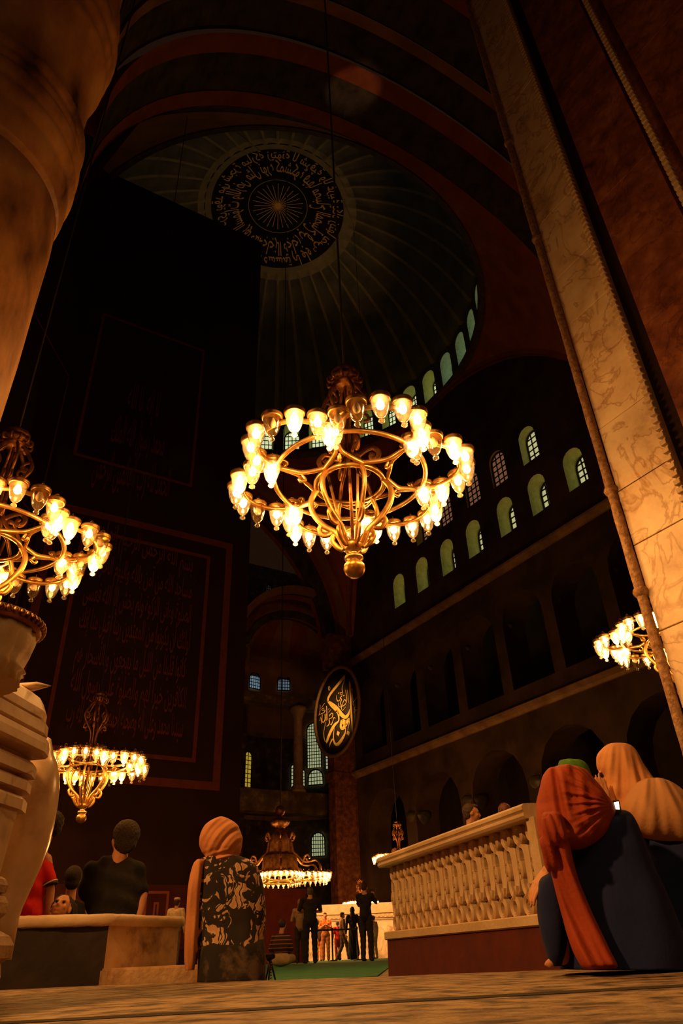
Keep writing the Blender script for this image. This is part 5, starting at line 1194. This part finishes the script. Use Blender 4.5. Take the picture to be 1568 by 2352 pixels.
# ------------------------------------------------------------------ two covered women on the right
navy = mat('dark_navy_robe_cloth', (.0055, .012, .075), (.008, .017, .11), 3, .9, bump=.15, bscale=40)
orange = mat('deep_orange_scarf', (.27, .034, .005), (.36, .050, .008), 2.5, .75, bump=.15, bscale=70)
beige = mat('peach_headscarf', (.60, .26, .10), (.70, .33, .14), 2.5, .8, bump=.12, bscale=60)
beige2 = mat('tan_shoulder_cape', (.50, .25, .11), (.58, .31, .15), 2.5, .85, bump=.12, bscale=60)
fg = Fig(1340, 3.55, 'person', 'woman wrapped in a deep orange scarf and dark robe, sitting with her back to us', 'person', 0.)
L = fg.L
hc = L(1318, 1822, .06)
mb = MB(); head(mb, hc, V(.75, .62, -.25), V(.25, .1, 1), .98)
mb.caps(hc + V(-.01, 0, -.06), .055, L(1340, 1930, .08), .06); mb.sphere(L(1375, 2010, .12), (.15, .12, .22)); mb.sphere(L(1400, 2140, .14), (.19, .16, .13))
mb.chain([(*L(1300, 1935, .06), .055), (*L(1285, 1995, .0), .042), (*L(1262, 2012, -.03), .026)]); mb.chain([(*L(1420, 1935, .1), .055), (*L(1450, 2020, .2), .042), (*L(1440, 2070, .35), .03)])
hand(mb, L(1440, 2070, .35), V(-.3, .8, 0), V(0, 0, 1), .95)
mb.chain([(*L(1330, 2120, .1), .09), (*L(1300, 2150, -.02), .05), (*L(1294, 2196, -.05), .026)]); mb.caps(L(1293, 2200, -.05), .026, L(1262, 2214, -.09), .018)
for k in range(5): mb.caps(L(1264, 2212 + k*.8, -.09 + k*.012), .011, L(1252, 2214 + k*.8, -.10 + k*.014), .008 , 8)
fuse(mb, 'body', skin, fg.o, .010, 3)
# hand resting on the balustrade end
mb = MB(); w = L(1256, 1999, -.055); mb.caps(L(1272, 1990, -.045), .026, w, .021)
hand(mb, w, V(-.62, -.10, -.66), V(-.6, -.55, .55), .86, .22)
fuse(mb, 'hand', skin, fg.o, .0042, 2)
loft(fg, [(1852, 1418, 1436, .03, .03, .12), (1862, 1400, 1452, .09, .08, .11), (1885, 1340, 1466, .14, .12, .10), (1915, 1300, 1478, .17, .15, .10), (1950, 1286, 1492, .19, .18, .10), (1990, 1276, 1508, .21, .22, .11), (2030, 1262, 1528, .23, .26, .12), (2080, 1256, 1550, .25, .24, .12), (2130, 1262, 1570, .26, .24, .12), (2180, 1274, 1590, .27, .24, .12), (2226, 1282, 1600, .28, .24, .12)],
     'robe', navy, folds=lambda p, ca, sa, t: .012*sin(p.x*16 + p.z*6)*t + .006*sin(p.x*33 - p.z*8)*t, sq=2.3)
loft(fg, [(2008, 1258, 1282, .03, .03, -.05), (2020, 1243, 1290, .06, .06, -.05), (2040, 1236, 1298, .08, .08, -.05), (2080, 1234, 1304, .09, .09, -.05), (2120, 1238, 1306, .09, .09, -.05), (2160, 1247, 1304, .08, .09, -.05), (2195, 1257, 1298, .07, .08, -.05), (2218, 1262, 1292, .05, .07, -.05)], 'robe_sleeve', navy, folds=lambda p, ca, sa, t: .004*sin(p.z*30 + p.x*18), sq=2.3)
kx, kz = (lambda q: (q.x, q.z))(L(1282, 1896)); tx, tz = (lambda q: (q.x, q.z))(L(1412, 1854))
def hfold(p, ca, sa, t):
    r = hypot(p.x-kx, p.z-kz) + .02; th = atan2(p.z-kz, p.x-kx); r2 = hypot(p.x-tx, p.z-tz) + .02; th2 = atan2(p.z-tz, p.x-tx)
    w = max(0, min(1, (p.x - kx - .03)*9)); up = max(0, min(1, (p.z-kz)*8 + .3))
    qx = p.x - kx - .10*max(p.z-kz, 0)
    a = (.022*rg(qx*34/(.6 + 1.6*max(p.z-kz, .05)) + 1.2*sin((p.z-kz)*9)) + .009*rg(qx*75 + p.z*5))*(1-w*.75)*(.35 + .65*up)
    b = (.014*rg(th2*12 + .8*sin(r2*11)) + .007*rg(th2*27 + 1))*w*min(1, r2*5)
    lower = .010*rg((p.z-kz)*40 + p.x*9)*max(0, 1-abs(p.z-kz+.045)*10)
    return (a + b + lower)*min(1, t*7)
loft(fg, [(1755, 1292, 1306, .02, .02, .04), (1758, 1276, 1325, .06, .06, .04), (1768, 1257, 1345, .11, .11, .03), (1785, 1245, 1362, .14, .13, .03), (1810, 1237, 1383, .165, .145, .03), (1835, 1233, 1402, .18, .15, .03), (1852, 1232, 1414, .185, .15, .03), (1868, 1231, 1413, .19, .15, .02), (1890, 1231, 1406, .195, .14, .01), (1910, 1233, 1397, .20, .12, 0.), (1928, 1238, 1384, .20, .10, -.01), (1942, 1244, 1366, .18, .08, -.02), (1951, 1250, 1348, .15, .06, -.03), (1956, 1262, 1330, .11, .04, -.05)],
     'orange_hood', orange, folds=hfold, n=8, seg=150, sq=2.2)
def tfold(p, ca, sa, t): 
    q = p.x + .26*p.z; return (.020*rg(q*30 + 1.0*sin(p.z*7)) + .005*rg(q*71 + p.z*3)) * (.5 + .5*min(1, t*3))
loft(fg, [(1882, 1252, 1288, .05, .02, -.18), (1892, 1249, 1296, .08, .03, -.18), (1915, 1250, 1302, .09, .03, -.18), (1950, 1256, 1309, .08, .04, -.17), (1990, 1264, 1318, .075, .05, -.16), (2030, 1274, 1330, .07, .05, -.16), (2070, 1284, 1346, .07, .05, -.16), (2110, 1295, 1363, .07, .05, -.17), (2150, 1306, 1382, .08, .05, -.18), (2185, 1318, 1398, .09, .05, -.19), (2212, 1332, 1412, .09, .05, -.20), (2222, 1340, 1410, .07, .04, -.20)],
     'scarf_tail', orange, folds=tfold, n=7, seg=110, sq=2.4)
mb = MB(); c_ = L(1268, 1905, -.25); mb.sphere(c_, (.05, .035, .06)); mb.caps(L(1262, 1885, -.2), .03, L(1290, 1915, -.24), .035); mb.chain([(*L(1262, 1900, -.25), .028), (*L(1258, 1940, -.24), .034), (*L(1262, 1985, -.22), .03)])
fuse(mb, 'knot', orange, fg.o, .008, 3, fn=lambda c, n: c + n*.006*(1-2*abs(sin(c.x*95 + c.z*10))))
# green scarf behind her
fg = Fig(1318, 5.5, 'person', 'person in green headscarf, only its crown showing above the orange hood', 'person', 0.)
L = fg.L; hc = L(1322, 1812, .0); mb = MB(); head(mb, hc, V(.1, .95, 0), V(0, 0, 1), 1.); mb.caps(hc, .055, hc + V(0, 0, -.2), .06); mb.sphere(hc + V(0, .02, -.42), (.17, .11, .22)); mb.sphere(V(0, .05, .16), (.2, .15, .15))
for s in (-1, 1): mb.chain([(*(hc + V(s*.16, 0, -.28)), .05), (*(hc + V(s*.2, .05, -.52)), .04), (*(hc + V(s*.1, .22, -.6)), .03)]); hand(mb, hc + V(s*.1, .22, -.6), V(-s*.4, .8, 0), V(0, 0, 1), .9)
fuse(mb, 'body', skin, fg.o, .013, 3)
mb = MB(); mb.sphere(hc + V(0, .0, -.42), (.20, .14, .24)); mb.caps(hc + V(0, .03, -.5), .18, V(0, .05, .2), .2); fuse(mb, 'dark_top', navy, fg.o, .014, 4)
loft(fg, [(1745, 1306, 1318, .02, .02, 0), (1747, 1287, 1334, .06, .06, 0), (1754, 1282, 1346, .09, .09, 0), (1768, 1280, 1354, .11, .11, 0), (1790, 1279, 1360, .12, .12, 0), (1830, 1280, 1362, .12, .12, 0), (1870, 1278, 1366, .11, .11, 0), (1900, 1270, 1374, .11, .11, 0)], 'green_headscarf', mat('green_headscarf_cloth', (.045, .16, .018), (.10, .26, .03), 9, .85, bump=.3), folds=lambda p, ca, sa, t: .004*sin(p.x*90 + p.z*30)*min(1, t*6))
# woman in peach scarf, head turned left, hands held to her face
fg = Fig(1475, 4.12, 'person', 'woman in peach headscarf and tan cape facing left, hands folded at her mouth', 'person', 0.)
L = fg.L; f_ = V(-.97, -.15, -.18); u_ = V(-.1, 0, 1)
hc = L(1413, 1776, .03); mb = MB(); hm = head(mb, hc, f_, u_, .98)
mb.caps(hc + V(.02, 0, -.06), .052, L(1450, 1870, .05), .06); mb.sphere(L(1490, 1960, .06), (.16, .12, .24)); mb.sphere(L(1500, 2130, .08), (.20, .16, .14))
wr_ = L(1394, 1852, -.10); mb.chain([(*L(1470, 1880, -.04), .055), (*L(1440, 1925, -.15), .042), (*wr_, .026)]); wl_ = L(1398, 1852, .08); mb.chain([(*L(1500, 1880, .15), .055), (*L(1450, 1930, .22), .042), (*wl_, .026)])
for s in (-1, 1): mb.chain([(s*.10, .10, .12, .10), (s*.26, .34, .14, .065), (s*.04, .44, .06, .05)])
fuse(mb, 'body', skin, fg.o, .0065, 3)
eyes(fg.o, hc, f_, u_, .98, eye_m)
for i, (w, s) in enumerate(((wr_, 1), (wl_, -1))):
    mb = MB(); mb.caps(w + V(.02, 0, -.03), .025, w, .022); hand(mb, w, V(-.10, -.25*s, 1), V(0, -s, -.1), .8, .12, s); fuse(mb, 'hand', skin, fg.o, .0045, 2)
def bf(p, ca, sa, t):
    q = L(1415, 1600); r = hypot(p.x-q.x, p.z-q.z); th = atan2(p.z-q.z, p.x-q.x); dn_ = max(0, min(1, (r-.26)*5))
    return (.019*rg(th*14 + .5*sin(r*7) + .7) + .008*rg(th*33 + r*5))*dn_*min(1, t*9)
loft(fg, [(1706, 1408, 1428, .02, .02, .03), (1709, 1394, 1446, .06, .06, .03), (1718, 1382, 1458, .09, .09, .03), (1734, 1370, 1468, .115, .11, .03), (1750, 1369, 1476, .125, .115, .03), (1766, 1372, 1486, .13, .12, .03), (1784, 1384, 1498, .135, .125, .03), (1802, 1390, 1512, .14, .13, .03), (1822, 1394, 1528, .15, .14, .03), (1842, 1402, 1545, .16, .15, .04), (1865, 1412, 1566, .17, .16, .04), (1890, 1426, 1585, .17, .16, .05), (1915, 1446, 1598, .15, .15, .05)],
     'peach_hood', beige, folds=bf, n=8, seg=130, sq=2.15)
def cf(p, ca, sa, t):
    q = L(1490, 1740); th = atan2(p.z-q.z, p.x-q.x); r = hypot(p.x-q.x, p.z-q.z); return (.020*rg(th*7 + .8*sin(r*9)) + .006*rg(th*19 + r*6))*min(1, r*3)
loft(fg, [(1797, 1492, 1512, .03, .02, -.10), (1803, 1470, 1535, .08, .04, -.10), (1815, 1452, 1556, .12, .05, -.09), (1835, 1440, 1578, .15, .08, -.08), (1860, 1430, 1598, .17, .1, -.07), (1885, 1434, 1610, .18, .12, -.06), (1905, 1448, 1620, .18, .12, -.05), (1922, 1468, 1626, .17, .12, -.04), (1936, 1500, 1630, .15, .10, -.03), (1944, 1540, 1632, .12, .08, -.02)],
     'tan_cape', beige2, folds=cf, n=8, seg=120, sq=2.2)
loft(fg, [(1915, 1478, 1640, .12, .12, .02), (1940, 1462, 1645, .17, .18, .03), (1990, 1450, 1650, .21, .24, .05), (2060, 1440, 1660, .20, .30, .06), (2140, 1436, 1670, .20, .34, .06), (2216, 1434, 1680, .20, .36, .06)], 'robe', navy, folds=lambda p, ca, sa, t: .012*sin(p.x*14 + p.z*7), sq=2.3)
# phone-shaped glow standing in for a distant lamp between the two women
fg = Fig(1417, 3.54, 'phone', 'tiny stand-in glow for a distant lamp, between the orange hood and the peach hood', 'phone', P(1417, 1852, 3.54).z, py=1852)
m = MB(); m.box((-.014, -.004, -.026), (.014, .004, .026), .003); m.build('glow_backing', iron, fg.o)
m = MB(); m.poly([V(-.010, -.0055, .016), V(.010, -.0055, .018), V(.007, -.0055, -.014), V(-.008, -.0055, -.012)]); m.build('screen', emit('distant_lamp_glow', (1, .82, .5), 6), fg.o)
